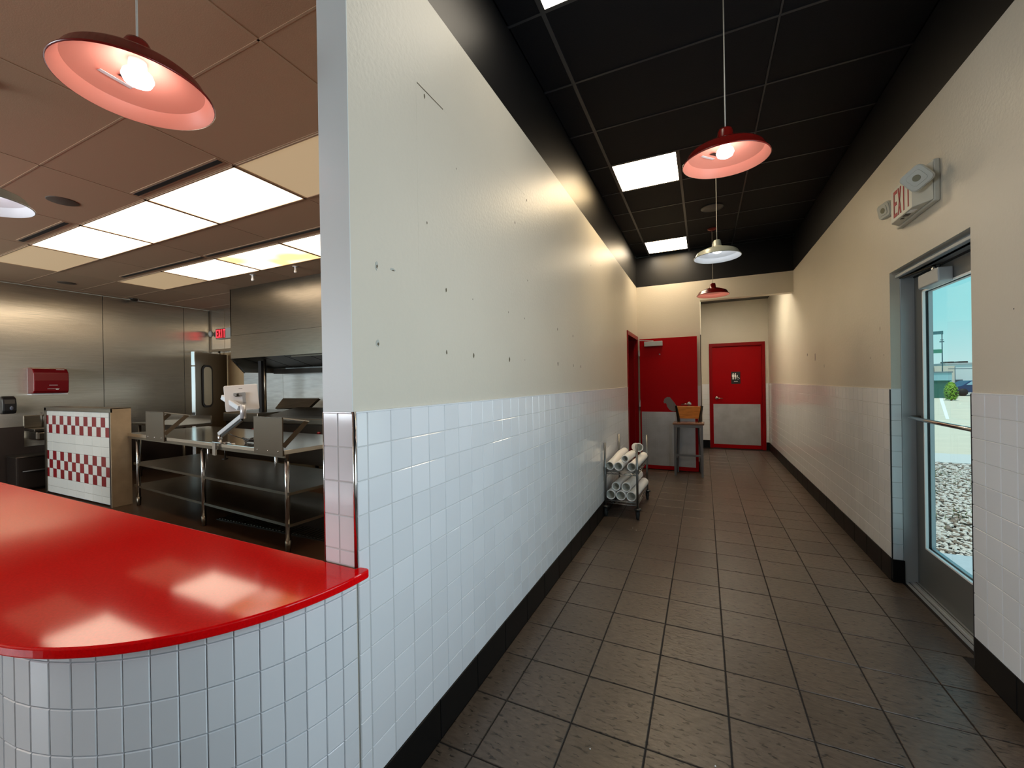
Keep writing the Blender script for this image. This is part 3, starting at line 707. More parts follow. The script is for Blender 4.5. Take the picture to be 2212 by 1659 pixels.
b.prism(ring_, 0, .001, MS); b.build('wheelchair_symbol', WHITEPL, sg)
b = MB()
for k in range(6): b.box(.585+k*.012, .592+k*.012, yy-.0012, yy, 1.418, 1.434)
b.build('braille_text', WHITEPL, sg)

struct(MB().box(-.3, 1.5, YR+.35, YR+.4, -.1, 3.3).box(-.3, -.2, YR+.1, YR+.4, -.1, 3.3).box(1.4, 1.5, YR+.1, YR+.4, -.1, 3.3).box(-.3, 1.5, YR-.1, YR+.4, -.15, -.122).build('wall_restroom_light_block', BLACKP))  # unseen black box, added to stop sky light leaking round the door
struct(MB().box(-2.4, -2.3, 5.3, 7.6, -.1, 3.1).box(-2.4, -1.1, 7.5, 7.6, -.1, 3.1).box(-2.4, -1.143, 5.26, 5.32, -.1, 3.1).box(-2.4, -1.1, 5.3, 7.6, 3.1, 3.2).box(-2.4, -1.1, 5.3, 7.6, -.2, -.122).build('wall_doorway_light_block', BLACKP))  # unseen black box, added to keep sky light out of the doorway
# exit door in the right wall: aluminium frame and glazed leaf
DX = 1.345
d3 = struct(MB().box(RX+.063, DX+.075, 3.806, 3.87, 0, 2.27).box(RX+.063, DX+.075, 2.75, 2.832, 0, 2.27).box(RX+.063, DX+.075, 2.81, 3.812, 2.165, 2.27)
            .box(RX+.035, DX-.045, 2.835, 3.805, 2.165, 2.185).build('door_3', ALU, bevel=.003), 'aluminium exit door frame')
MB().box(DX+.002, DX+.012, 3.7985, 3.8055, .01, 2.165).box(DX-.004, DX+.006, 2.81, 3.81, 2.155, 2.165).build('weather_seal', ALUD, d3)
th = MB().box(DX-.065, DX+.09, 2.81, 3.812, 0, .012).box(DX-.030, DX+.02, 2.81, 3.812, .012, .020).build('threshold', ALU, d3)
MB().box(DX-.050, DX-.046, 2.81, 3.812, .012, .0135).box(DX-.014, DX-.010, 2.81, 3.812, .020, .0215).build('groove', ALUD, th)
gy0, gy1, gz0, gz1 = 2.93, 3.688, .298, 2.045
lf = MB().box(DX, DX+.045, gy1, 3.798, .024, 2.152).box(DX, DX+.045, 2.815, gy0, .024, 2.152).box(DX, DX+.045, gy0, gy1, .024, gz0).box(DX, DX+.045, gy0, gy1, gz1, 2.152).build('door_leaf', ALUL, d3)
def frame_rect(b_, x0, x1, wy):
    b_.box(x0, x1, gy1-wy, gy1, gz0, gz1); b_.box(x0, x1, gy0, gy0+wy, gz0, gz1); b_.box(x0, x1, gy0, gy1, gz0, gz0+wy); b_.box(x0, x1, gy0, gy1, gz1-wy, gz1); return b_
frame_rect(MB(), DX-.003, DX+.012, .010).build('glazing_bead', WHITEPL, lf)
frame_rect(MB(), DX+.012, DX+.020, .008).build('gasket', ALUD, lf)
frame_rect(MB(), DX+.026, DX+.048, .012).build('outer_bead', ALU, lf)
MB().box(DX+.021, DX+.025, gy0+.004, gy1-.004, gz0+.004, gz1-.004).build('glass_pane', GLASS, lf)
b = MB(); b.tube([(DX, 3.74, 1.185), (DX-.055, 3.735, 1.185), (DX-.068, 3.70, 1.185), (DX-.068, 3.3, 1.182), (DX-.068, 2.90, 1.180), (DX-.055, 2.87, 1.18), (DX, 2.865, 1.18)], .0125, 12)
b.build('push_bar', CHROME, lf)
cl = MB().box(DX-.072, DX, 3.30, 3.55, 2.03, 2.118).build('door_closer', ALU, lf, bevel=.008)
MB().lathe([(.022, -.012), (.022, .02), (.001, .021)], 16, TR(DX-.04, 3.40, 2.13)).build('pivot', CHROME, cl)
MB().bar((DX-.04, 3.40, 2.148), (DX-.075, 3.79, 2.160), .020, .007).bar((DX-.04, 3.79, 2.168), (DX-.03, 3.50, 2.166), .018, .006).build('closer_arm', BRASSD, cl)

# ================================================================== EXIT SIGNS
def letters(parent, word, org, ux, uz, w_, h_, gap, th_, nrm, material):
    """word built stroke by stroke; one object per letter"""
    ux, uz, nrm = Vector(ux), Vector(uz), Vector(nrm); org = Vector(org); s_ = w_*.24
    for k, ch in enumerate(word):
        o0 = org+ux*(k*(w_+gap)); b_ = MB()
        def rect(a0, a1, c0, c1):
            vs_ = []
            for d_ in (0, th_):
                for (p, q) in ((a0, c0), (a1, c0), (a1, c1), (a0, c1)): vs_.append(o0+ux*p+uz*q+nrm*d_)
            b_.add(vs_, ((0,1,2,3),(4,5,6,7),(0,1,5,4),(1,2,6,5),(2,3,7,6),(3,0,4,7)))
        def para(pts_):
            vs_ = [o0+ux*p+uz*q+nrm*d_ for d_ in (0, th_) for p, q in pts_]
            b_.add(vs_, ((0,1,2,3),(4,5,6,7),(0,1,5,4),(1,2,6,5),(2,3,7,6),(3,0,4,7)))
        hs = h_*.13
        if ch == 'E': rect(0, s_, 0, h_); rect(s_, w_, 0, hs); rect(s_, w_*.85, h_/2-hs/2, h_/2+hs/2); rect(s_, w_, h_-hs, h_)
        if ch == 'X': para([(0, 0), (s_*1.15, 0), (w_, h_), (w_-s_*1.15, h_)]); para([(w_-s_*1.15, 0), (w_, 0), (s_*1.15, h_), (0, h_)])
        if ch == 'I': rect(w_/2-s_/2, w_/2+s_/2, 0, h_)
        if ch == 'T': rect(w_/2-s_/2, w_/2+s_/2, 0, h_-hs); rect(0, w_, h_-hs, h_)
        b_.build('letter', material, parent)
t_ = thing('exit_sign', 'white exit sign with red letters and two lamp heads above the glass door', 'exit sign', (RX, 3.3, 2.56))
b = MB(); b.box(RX-.022, RX+.0078, 3.10, 3.60, 2.452, 2.69); b.build('back_plate', EXITPL, t_, bevel=.008)
prof = [(3.10, RX-.022), (3.195, 1.125), (3.49, 1.125), (3.56, RX-.022)]
b = MB(); b.prism([(x, y) for y, x in prof], 2.462, 2.675); b.build('housing', EXITPL, t_, bevel=.004)
letters(t_, 'EXIT', (1.125, 3.445, 2.485), (0, -1, 0), (0, 0, 1), .050, .165, .010, .002, (-1, 0, 0), REDLET)
MB().box(1.135, 1.165, 3.24, 3.29, 2.4595, 2.462).build('test_label', WHITEPL, t_); MB().box(1.135, 1.16, 3.31, 3.35, 2.459, 2.462).build('test_port', BRASSD, t_); MB().box(1.14, 1.155, 3.38, 3.40, 2.459, 2.462).build('test_port', BRASSD, t_)
def lamp_head(c_, nd, s_, parent, spin=0):
    nd = Vector(nd).normalized(); q = nd.to_track_quat('Z', 'Y').to_matrix().to_4x4(); M = TR(*c_) @ q @ RZ(spin)
    k = s_/2; rc = s_*.22
    poly_ = []
    for (cx_, cy_, a0) in ((k-rc, k-rc, 0), (-k+rc, k-rc, PI/2), (-k+rc, -k+rc, PI), (k-rc, -k+rc, 1.5*PI)):
        for i in range(5): poly_.append((cx_+rc*math.cos(a0+i*PI/8), cy_+rc*math.sin(a0+i*PI/8)))
    h_ = MB().prism(poly_, -.035, 0, M).build('lamp_head', EXITPL, parent, bevel=.004)
    MB().prism([(p[0]*.92, p[1]*.92) for p in poly_], 0, .006, M).prism([(p[0]*.6, p[1]*.6) for p in poly_], .006, .009, M).build('lens', mat('clear_lens', lin(186, 188, 180), .32, spec=.35), h_, bevel=.003)
    MB().prism(disc(0, 0, .018), .009, .0105, M).build('reflector', mat('lamp_reflector', lin(120, 118, 96), .6), h_)
lamp_head((1.105, 3.075, 2.585), (-.50, -1, -.35), .118, t_, .62)
lamp_head((1.135, 3.635, 2.605), (-1, -.35, -.12), .105, t_, .1)
MB().tube([(1.19, 3.56, 2.60), (1.175, 3.63, 2.605)], .014, 10).build('neck', EXITPL, t_)
MB().tube([(1.155, 3.17, 2.62), (1.12, 3.11, 2.597)], .016, 10).build('neck', EXITPL, t_)
# kitchen exit sign
t_ = thing('exit_sign', 'small glowing red exit sign in the kitchen, left of the hood', 'exit sign', (-8.87, KY, 2.56))
MB().box(-9.08, -8.55, KY-.07, KY-.009, 2.465, 2.675).build('housing', EXITPL, t_, bevel=.006)
letters(t_, 'EXIT', (-9.045, KY-.071, 2.490), (1, 0, 0), (0, 0, 1), .064, .16, .014, .003, (0, -1, 0), REDGLOW)
MB().box(-9.06, -8.74, KY-.0708, KY-.070, 2.475, 2.665).build('red_panel', glow('exit_red_backing', (1, .02, .03, 1), .06, (.3, 0, 0, 1)), t_)
MB().ball((-9.25, KY-.06, 2.585), .06, 14, 8, (.8, .7, 1.1)).build('lamp_head', EXITPL, t_)
MB().box(-9.2, -8.5, KY-.12, KY-.009, 2.205, 2.25).build('shelf_ledge', STEEL, we2)
MB().tube([(-8.9, KY-.1, 2.205), (-8.9, KY-.1, 2.11)], .02, 12).build('pipe_stub', STEEL, we2)

# ================================================================== KITCHEN
# swing door leaf standing ajar
t_ = thing('kitchen_door', 'steel kitchen door standing ajar with a tall rounded window', 'door', (-8.6, 4.7, 0))
A = Vector((-8.40, 4.31, 0)); B = Vector((-8.76, 5.08, 0)); dd = (B-A).normalized(); L_ = (B-A).length; nn = Vector((-dd.y, dd.x, 0))
if nn.dot(-A) < 0: nn = -nn
MD = Matrix((dd, nn, Vector((0, 0, 1)))).transposed().to_4x4(); MD.translation = A
MB().box(0, L_, -.022, .022, .02, 2.13, MD).build('door_leaf', mat('dark_steel', (.16, .14, .11, 1), .35, .9), t_)
MB().box(-.012, .004, -.028, .03, .02, 1.86, MD).box(-.012, .004, -.028, .03, 1.885, 2.13, MD).build('edge_trim', CHROME, t_)
def rrect(cx_, cz_, w_, h_, r, n=6):
    p = []
    for (sx_, sz_, a0) in ((1, 1, 0), (-1, 1, PI/2), (-1, -1, PI), (1, -1, 1.5*PI)):
        for i in range(n+1): p.append((cx_+sx_*(w_/2-r)+r*math.cos(a0+i*PI/2/n), cz_+sz_*(h_/2-r)+r*math.sin(a0+i*PI/2/n)))
    return p
MW = MD @ Matrix(((1,0,0,0),(0,0,1,0),(0,1,0,0),(0,0,0,1)))
MB().prism(rrect(.30, 1.50, .27, .80, .10), .0221, .036, MW).build('window_gasket', ALUD, t_)
MB().prism(rrect(.30, 1.50, .20, .72, .07), .036, .038, MW).build('window_glass', mat('door_mirror_glass', (.55, .60, .60, 1), .12, .9), t_)

# hood
t_ = thing('exhaust_hood', 'big stainless exhaust hood over the cooking line', 'range hood', (-4, 4.6, 2.5))
HX = -7.05; HE = -1.16; HY = 4.17
MB().box(HX, HE, HY, HY+.03, 2.318, ZK-.002).build('upper_panel', STEEL, t_)
MB().box(HX, HE, HY-.003, HY+.03, 1.942, 2.314).build('lower_panel', STEEL, t_)
MB().add([(HX, HY, 1.942), (HX, HY, ZK-.002), (HX, KY-.013, ZK-.002), (HX, KY-.013, 1.715), (HX, 4.385, 1.715), (HX+.02, HY, 1.942), (HX+.02, HY, ZK-.002), (HX+.02, KY-.013, ZK-.002), (HX+.02, KY-.013, 1.715), (HX+.02, 4.385, 1.715)],
         [(0,1,2,3,4), (5,6,7,8,9), (0,1,6,5), (1,2,7,6), (2,3,8,7), (3,4,9,8), (4,0,5,9)]).build('side_panel', STEEL, t_)
MB().bar((HX+.01, HY, 1.94), (HX+.01, 4.385, 1.713), .026, .02).build('edge_trim', CHROME, t_)
MB().box(HX+.02, HE, KY-.25, KY-.013, 1.70, 1.78).build('rear_gutter', BRASSD, t_)
for i in range(11):
    x = HX+.06+i*.51
    MB().add([(x, HY+.05, 1.99), (x+.49, HY+.05, 1.99), (x+.49, KY-.26, 1.80), (x, KY-.26, 1.80), (x, HY+.05, 2.03), (x+.49, HY+.05, 2.03), (x+.49, KY-.26, 1.84), (x, KY-.26, 1.84)], [(0,1,2,3),(4,5,6,7),(0,1,5,4),(1,2,6,5),(2,3,7,6),(3,0,4,7)]).build('grease_filter', BRASSD, t_)
MB().box(HX+1.3, HE, HY+.12, HY+.15, 1.925, 1.95).build('light_rail', STEEL, t_)
t_ = thing('vent_pipe', 'dark vertical pipe between hood and griddle', 'pipe', (-6.66, 4.43, 1.0))
MB().box(-6.71, -6.635, 4.40, 4.46, 1.052, 1.90).build('duct', ALUD, t_)
MB().tube([(-6.60, 4.44, 1.052), (-6.60, 4.44, 1.93)], .022, 12).build('conduit', STEEL, t_)

# griddle line
t_ = thing('griddle', 'long stainless griddle line with lifted lids under the hood', 'griddle', (-5.2, 4.6, 0))
MB().box(-7.33, -1.4, 4.24, 4.95, .30, .90).build('body', mat('griddle_front', (.06, .05, .04, 1), .35, .8), t_)
MB().box(-7.34, -6.44, 4.20, 4.98, .90, 1.05).build('left_unit', STEEL, t_, bevel=.01)
MB().box(-6.42, -1.4, 4.20, 4.98, .90, .985).build('cooking_top', STEEL, t_, bevel=.01)
MB().add([(-6.40, 4.26, .99), (-1.5, 4.26, .99), (-1.5, 4.62, 1.10), (-6.05, 4.62, 1.13), (-6.40, 4.26, .97), (-1.5, 4.26, .97), (-1.5, 4.62, 1.06), (-6.05, 4.62, 1.09)], [(0,1,2,3),(4,5,6,7),(0,1,5,4),(1,2,6,5),(2,3,7,6),(3,0,4,7)]).build('lower_lid', STEEL, t_)
MB().add([(-6.62, 4.62, 1.10), (-5.80, 4.62, 1.12), (-5.66, 4.70, 1.27), (-6.52, 4.70, 1.27), (-6.62, 4.66, 1.08), (-5.80, 4.66, 1.10), (-5.66, 4.74, 1.25), (-6.52, 4.74, 1.25)], [(0,1,2,3),(4,5,6,7),(0,1,5,4),(1,2,6,5),(2,3,7,6),(3,0,4,7)]).build('raised_lid', STEEL, t_)
MB().box(-5.6, -1.5, 4.78, 4.84, 1.0, 1.24).build('back_guard', mat('back_guard_steel', (.22, .2, .18, 1), .35, .9), t_)
b = MB()
for i in range(10): b.lathe([(.001, .03), (.018, .03), (.022, 0)], 10, TR(-7.1+i*.5, 4.24, .78) @ Matrix.Rotation(PI/2, 4, 'X'))
b.build('knobs', REDPL, t_)
for x in (-7.2, -5.3, -3.4, -1.5): MB().tube([(x, 4.35, 0), (x, 4.35, .30)], .025, 10).build('leg', STEEL, t_)

# checkered pony wall / kiosk
t_ = thing('checkered_stand', 'steel framed low stand faced with red and white checkered tiles', 'stand', (-7.6, 2.6, 0))
KXa, KXb, KY0, KY1, KZ = -8.585, -6.65, 2.50, 2.695, 1.232
MB().box(KXa+.02, KXb-.02, KY0+.012, KY1-.01, .02, KZ-.02).build('core', GROUT, t_)
MB().box(KXb-.012, KXb, KY0-.006, KY1, 0, KZ).build('side_panel', mat('brushed_side_panel', (.46, .36, .24, 1), .42, .25, noise=(8, .12, 4)), t_)
MB().box(KXa, KXa+.06, KY0-.008, KY1, 0, KZ).build('side_panel', STEEL, t_)
MB().box(KXa, KXb, KY0-.008, KY1, KZ-.012, KZ).box(KXa, KXb, KY0-.008, KY0+.01, KZ-.055, KZ-.012).build('cap', STEEL, t_, bevel=.002)
MB().box(KXb-.042, KXb-.012, KY0-.008, KY0+.01, 0, KZ-.05).build('edge_trim', mat('dark_edge', (.03, .02, .015, 1), .4), t_)
tw = (KXb-.042-(KXa+.06))/15.5; th_ = .1245
rows = []
zt = 1.175
rowz = [(zt-.062, zt, 'w')]
zz = zt-.062
for kind in ('a', 'b', 'w', 'w', 'a', 'b', 'a', 'w', 'w'):
    rowz.append((max(zz-th_, .03), zz, kind)); zz -= th_
mc = {}
for (z0, z1, kind) in rowz:
    for i in range(16):
        xa = KXa+.062+(i-.5)*tw; xb = xa+tw
        xa = max(xa, KXa+.061); xb = min(xb, KXb-.043)
        red = (kind == 'a' and i % 2 == 0) or (kind == 'b' and i % 2 == 1)
        if kind == 'w' and i % 2: continue
        if kind == 'w': xb = min(xb+tw, KXb-.043)
        key = (round(xb-xa, 3), round(z1-z0, 3), red)
        if key not in mc: mc[key] = tile_mesh('tile', REDT if red else WHT, xb-xa-.003, z1-z0-.003, d=.006, c=.001)
        inst(mc[key], 'tile', t_, TR((xa+xb)/2, KY0, (z0+z1)/2) @ RZ(-PI/2))

# worktable with two lower shelves
t_ = thing('work_table', 'long stainless work table with two lower shelves', 'table', (-5.0, 2.9, 0))
ta = math.radians(4.5); TM = TR(-3.30, 2.38, 0) @ Matrix(((-math.cos(ta), math.sin(ta), 0, 0), (math.sin(ta), math.cos(ta), 0, 0), (0, 0, 1, 0), (0, 0, 0, 1)))
TLn, TDp = 3.33, .90
MB().box(0, TLn, 0, TDp, .872, .911, TM).build('tabletop', STEELT, t_, bevel=.004)
MB().box(0, TLn, .004, .016, .845, .872, TM).build('front_apron', STEEL, t_)
MB().box(.02, TLn-.02, .05, TDp-.05, .505, .530, TM).build('shelf', STEEL, t_)
MB().box(.02, TLn-.02, .05, TDp-.05, .225, .250, TM).build('shelf', STEEL, t_)
for u in (.06, 1.55, 3.20):
    for v in (.06, .84):
        p = [TM @ Vector((u, v, z)) for z in (.10, .872)]
        l_ = MB().tube(p, .021, 14).build('leg', CHROME, t_)
        f_ = [TM @ Vector((u, v, z)) for z in (0.0, .105)]
        MB().tube(f_, [.020, .026], 14).build('foot', STEEL, l_)
def holder(u0, u1, label):
    g_ = thing('shelf_bracket', label, 'bracket', TM @ Vector(((u0+u1)/2, 0, .9)), 'bent steel ticket shelves on the table edge')
    MB().box(u0, u1, -.014, -.004, .862, 1.20, TM).build('front_plate', mat('bracket_steel', (.13, .10, .07, 1), .40, .7) if 'bracket_steel' not in MATS else MATS['bracket_steel'], g_)
    MB().add([TM @ Vector(p) for p in ((u0,-.014,1.20),(u1,-.014,1.20),(u1,.24,1.15),(u0,.24,1.15),(u0,-.014,1.19),(u1,-.014,1.19),(u1,.24,1.14),(u0,.24,1.14))], [(0,1,2,3),(4,5,6,7),(0,1,5,4),(1,2,6,5),(2,3,7,6),(3,0,4,7)]).build('top_shelf', STEELT, g_)
    for u in (u0+.004, u1-.004):
        MB().bar(TM @ Vector((u, .22, 1.15)), TM @ Vector((u, -.004, .945)), .005, .042, TM.to_3x3() @ Vector((0, 1, 1))).build('strut', MATS['bracket_steel'], g_)
    for i in range(3): MB().ball(TM @ Vector((u0+.06+i*(u1-u0-.12)/2, -.015, .90)), .006, 8, 5).build('screw', CHROME, g_)
holder(0.0, .44, 'bent steel shelf bracket on the table end nearest the column')
holder(2.27, 2.74, 'bent steel shelf bracket beside the checkered stand')
# monitor arm and tablet
t_ = thing('tablet_stand', 'white tablet on a jointed silver arm clamped to the table', 'monitor', TM @ Vector((1.07, 0, .91)))
P = lambda u, v, z: TM @ Vector((u, v, z))
cl = MB().box(1.10, 1.16, -.03, -.012, .79, .925, TM).box(1.0, 1.16, -.03, .06, .912, .928, TM).box(.90, 1.02, .02, .06, .912, .922, TM).build('clamp', CHROME, t_, bevel=.004)
MB().tube([P(1.04, .03, .76), P(1.04, .03, .872)], .006, 8).lathe([(.001, -.01), (.026, -.01), (.026, 0), (.001, .001)], 14, TR(*P(1.04, .03, .76))).build('clamp_screw', BRASSD, cl)
MB().tube([P(1.09, .01, .925), P(1.09, .01, 1.0)], .019, 14).build('post', CHROME, t_)
ARMW = mat('white_arm', lin(205, 208, 212), .3, .3)
MB().bar(P(1.10, .01, 1.00), P(.68, .02, 1.20), .034, .042).build('lower_arm', ARMW, t_, bevel=.006)
MB().bar(P(1.05, .012, .990), P(.70, .022, 1.158), .022, .03).build('arm_cover', BLACKPL, t_, bevel=.004)
MB().tube([P(.675, .02, 1.17), P(.675, .02, 1.30)], .026, 16).build('elbow', ARMW, t_)
MB().bar(P(.69, 0, 1.27), P(.93, -.03, 1.375), .046, .048).build('upper_arm', ARMW, t_, bevel=.006)
tc_ = P(.775, .06, 1.365); nrm = (Vector((0, 0, 1.46))-tc_); nrm.z = .10*nrm.length; nrm.normalize()
xr = Vector((0, 0, 1)).cross(nrm).normalized(); zr = nrm.cross(xr)
MT = Matrix((xr, zr, nrm)).transposed().to_4x4(); MT.translation = tc_; MT = MT @ RZ(math.radians(4.0))
MB().prism(rrect(0, 0, .275, .25, .014), -.012, .006, MT).build('tablet', WHITEPL, t_, bevel=.003)
MB().prism(rrect(-.015, .035, .10, .028, .008), .006, .022, MT).box(.005, .03, -.05, .05, .006, .02, MT).build('mount_plate', ALU, t_)
MB().box(-.018, .012, .088, .092, .0061, .0066, MT).build('logo_mark', BRASSD, t_)
MB().tube([MT @ Vector((-.02, .03, .02)), P(.90, -.02, 1.37)], .016, 12).build('mount_joint', BRASSD, t_)
t_ = thing('cable_bundle', 'coiled black cable lying on the table beside the clamp', 'cable', P(.84, .2, .91))
for k in range(5):
    pts_ = [P(.80+.06*math.cos(a_+k)+.012*k, .16+.05*math.sin(a_+k), .918+.035*(1+math.sin(a_*2+k*1.3))*.5+.003*k) for a_ in [2*PI*i/18 for i in range(19)]]
    MB().tube(pts_, .0065, 7).build('loop', BLACKPL, t_)
MB().tube([P(.86, .12, .95), P(.95, .06, .99), P(1.0, .02, 1.03)], .004, 6).build('lead', BLACKPL, t_)

# wall equipment on the steel wall
t_ = thing('towel_dispenser', 'red paper towel dispenser on the stainless wall', 'towel dispenser', (KX, 2.73, 1.6))
prof = [(0, 1.418), (.20, 1.425), (.225, 1.46), (.235, 1.62), (.225, 1.74), (.17, 1.80), (.08, 1.822), (0, 1.822)]
MM = TR(KX, 0, 0) @ Matrix(((1,0,0,0),(0,0,1,0),(0,1,0,0),(0,0,0,1)))
MB().prism(prof, 2.55, 2.93, MM).build('cover', REDPL, t_, bevel=.012)
MB().box(KX, KX+.16, 2.545, 2.935, 1.402, 1.42).build('base', WHITEPL, t_)
MB().box(KX+.185, KX+.19, 2.80, 2.89, 1.786, 1.792).build('highlight_strip', WHITEPL, t_)
MB().box(KX+.2335, KX+.236, 2.71, 2.80, 1.545, 1.552).box(KX+.232, KX+.2345, 2.69, 2.82, 1.49, 1.494).box(KX+.232, KX+.2345, 2.78, 2.81, 1.478, 1.49).build('lettering', WHITEPL, t_)
t_ = thing('soap_dispenser', 'black soap dispenser on the wall at the left edge', 'soap dispenser', (KX, 2.33, 1.25))
prof = [(0, 1.125), (.09, 1.13), (.12, 1.18), (.125, 1.28), (.10, 1.36), (.05, 1.39), (0, 1.39)]
MB().prism(prof, 2.27, 2.41, MM).build('body', BLACKPL, t_, bevel=.02)
MB().ball((KX+.125, 2.355, 1.215), .02, 12, 6, (.4, 1, 1.6)).build('window', mat('grey_window', lin(90, 96, 110), .2), t_)
t_ = thing('hand_sink', 'wall hung stainless hand sink behind the checkered stand', 'sink', (KX, 2.7, .9))
MB().box(KX, KX+.40, 2.50, 2.95, .86, .90).box(KX, KX+.02, 2.50, 2.95, .90, 1.09).build('splash_rim', STEEL, t_, bevel=.006)
MB().box(KX+.05, KX+.37, 2.53, 2.92, .72, .86).build('basin', STEEL, t_, bevel=.03)
MB().tube([(KX+.06, 2.70, .90), (KX+.06, 2.70, 1.06), (KX+.10, 2.70, 1.12), (KX+.18, 2.70, 1.10), (KX+.2, 2.70, 1.04)], .012, 10).build('faucet', CHROME, t_)
MB().tube([(KX+.2, 2.72, .72), (KX+.2, 2.72, .60), (KX+.12, 2.72, .56), (KX+.04, 2.72, .60)], .02, 10).build('drain_pipe', CHROME, t_)
t_ = thing('low_cabinet', 'dark low steel cabinet with a rail behind the checkered stand', 'cabinet', (-9.0, 2.6, 0))
MB().box(-9.3, -8.93, 2.31, 3.1, .04, .50).build('body', mat('dark_cabinet', (.035, .025, .02, 1), .35, .6), t_, bevel=.02)
MB().box(-9.3, -8.91, 2.30, 3.1, .50, .515).build('top', STEEL, t_)
MB().tube([(-8.90, 2.36, .30), (-8.90, 3.0, .30)], .014, 8).build('rail', BRASSD, t_)
MB().box(KX+.001, KX+.02, 1.99, 2.5, 0, .93).build('lower_panel', mat('dark_wall_foot', (.03, .02, .016, 1), .4), wk)  # dark sheets laid over the foot of the steel wall
MB().box(KX+.001, KX+.02, 2.5, 5.1, 0, .62).build('lower_panel', MATS['dark_wall_foot'], wk)
t_ = thing('side_shelf', 'narrow stainless shelf with raised back edge left of the work table', 'shelf', (-8.2, 3.5, .9))
MB().box(-8.7, -7.2, 3.5, 3.95, .875, .905).box(-8.7, -7.2, 3.93, 3.95, .905, 1.02).build('top', STEELT, t_)
for x in (-8.6, -7.3): MB().tube([(x, 3.6, 0), (x, 3.6, .875)], .02, 10).build('leg', STEEL, t_)

# ================================================================== BAR STOOL
t_ = thing('bar_stool', 'grey metal bar stool with maple backrest in front of the red door', 'bar stool', (-.22, 6.92, 0))
sx0, sx1, sy0, sy1 = -.425, -.022, 6.79, 7.075
MB().prism([(sx0-.018, sy0-.012), (sx1+.02, sy0-.012), (sx1+.022, sy1+.01), (sx0-.018, sy1+.01)], .785, .813).build('seat', WOODS, t_, bevel=.006)
for x in (sx0+.012, sx1-.012):
    MB().bar((x, sy0+.01, 0), (x, sy0+.01, .785), .030).build('leg', STOOLM, t_)
for x, s_ in ((sx0+.055, -1), (sx1-.055, 1)):
    MB().bar((x+s_*.03, sy1-.0, 0), (x, sy1-.03, .785), .030).build('leg', STOOLM, t_)
for x, s_ in ((sx0+.06, -1), (sx1-.045, 1)):
    MB().bar((x, sy1-.03, .80), (x+s_*.035, sy1-.005, 1.062), .030, .03).build('back_post', BRASSD, t_)
MB().prism([(sx0+.055, .86), (sx1-.048, .86), (sx1-.024, 1.055), (sx0+.035, 1.055)], -sy1+.002, -sy1+.018, Matrix.Rotation(PI/2, 4, 'X') @ TR(0, 0, 0)).build('backrest', WOODB, t_, bevel=.004)
MB().box(sx0+.012, sx1-.012, sy0, sy0+.02, .745, .785).box(sx0+.012, sx0+.03, sy0, sy1-.02, .745, .785).box(sx1-.03, sx1-.012, sy0, sy1-.02, .745, .785).build('seat_rail', STOOLM, t_)
MB().box(sx0+.012, sx1-.012, sy0+.002, sy0+.022, .305, .333).build('footrest', STOOLM, t_)
MB().bar((sx0+.012, sy0+.012, .27), (sx0+.05, sy1-.01, .27), .02).bar((sx1-.012, sy0+.012, .27), (sx1-.05, sy1-.01, .27), .02).bar((sx0+.04, sy1-.01, .27), (sx1-.04, sy1-.01, .27), .02).build('stretcher', STOOLM, t_)

# ================================================================== WIRE CART AND CUP SLEEVES
t_ = thing('wire_cart', 'small two-shelf wire cart on casters against the left wall', 'cart', (-.81, 4.88, 0))
px0, px1, py0, py1 = -.983, -.648, 4.465, 5.285
for x in (px0, px1):
    for y in (py0, py1):
        p_ = MB().tube([(x, y, .125), (x, y, .80)], .0125, 12).build('post', GALV, t_)
        MB().lathe([(.014, 0), (.016, .02), (.018, .045)], 12, TR(x, y, .49)).build('collar', GALV, p_)
        c_ = MB().lathe([(.001, .115), (.03, .115), (.04, .105), (.04, .098), (.001, .095)], 16, TR(x, y, .01)).bar((x-.018, y, .105), (x-.018, y+.012, .045), .005, .03).bar((x+.018, y, .105), (x+.018, y+.012, .045), .005, .03).build('caster', BLACKPL, t_)
        MB().lathe([(.001, -.013), (.045, -.013), (.050, -.008), (.050, .008), (.045, .013), (.001, .013)], 22, TR(x, y+.012, .0505) @ Matrix.Rotation(PI/2, 4, 'Y')).build('wheel', RUBBER, c_)
        MB().lathe([(.001, -.0145), (.016, -.0145), (.018, .0145), (.001, .0145)], 12, TR(x, y+.012, .0505) @ Matrix.Rotation(PI/2, 4, 'Y')).build('hub', CHROME, c_)
for z in (.178, .495):
    b = MB()
    for zz in (z, z-.028):
        for a_, c_ in (((px0, py0), (px1, py0)), ((px1, py0), (px1, py1)), ((px1, py1), (px0, py1)), ((px0, py1), (px0, py0))): b.tube([(*a_, zz), (*c_, zz)], .004, 6)
    for a_, c_ in (((px0, py0), (px1, py0)), ((px1, py0), (px1, py1)), ((px0, py1), (px0, py0))):
        n_ = int((Vector(c_)-Vector(a_)).length/.045); 
        for i in range(n_):
            p = Vector(a_).lerp(Vector(c_), i/n_); q = Vector(a_).lerp(Vector(c_), (i+1)/n_)
            b.tube([(p.x, p.y, z if i % 2 else z-.028), (q.x, q.y, z-.028 if i % 2 else z)], .002, 5)
    sh = b.build('shelf_frame', GALV, t_)
    b = MB()
    for i in range(34): b.tube([(px0, py0+.012+i*.0243, z+.003), (px1, py0+.012+i*.0243, z+.003)], .0018, 5)
    for i in range(3): b.tube([(px0+.08+i*.085, py0, z-.002), (px0+.08+i*.085, py1, z-.002)], .003, 5)
    b.build('shelf_wires', GALV, sh, kind='stuff')
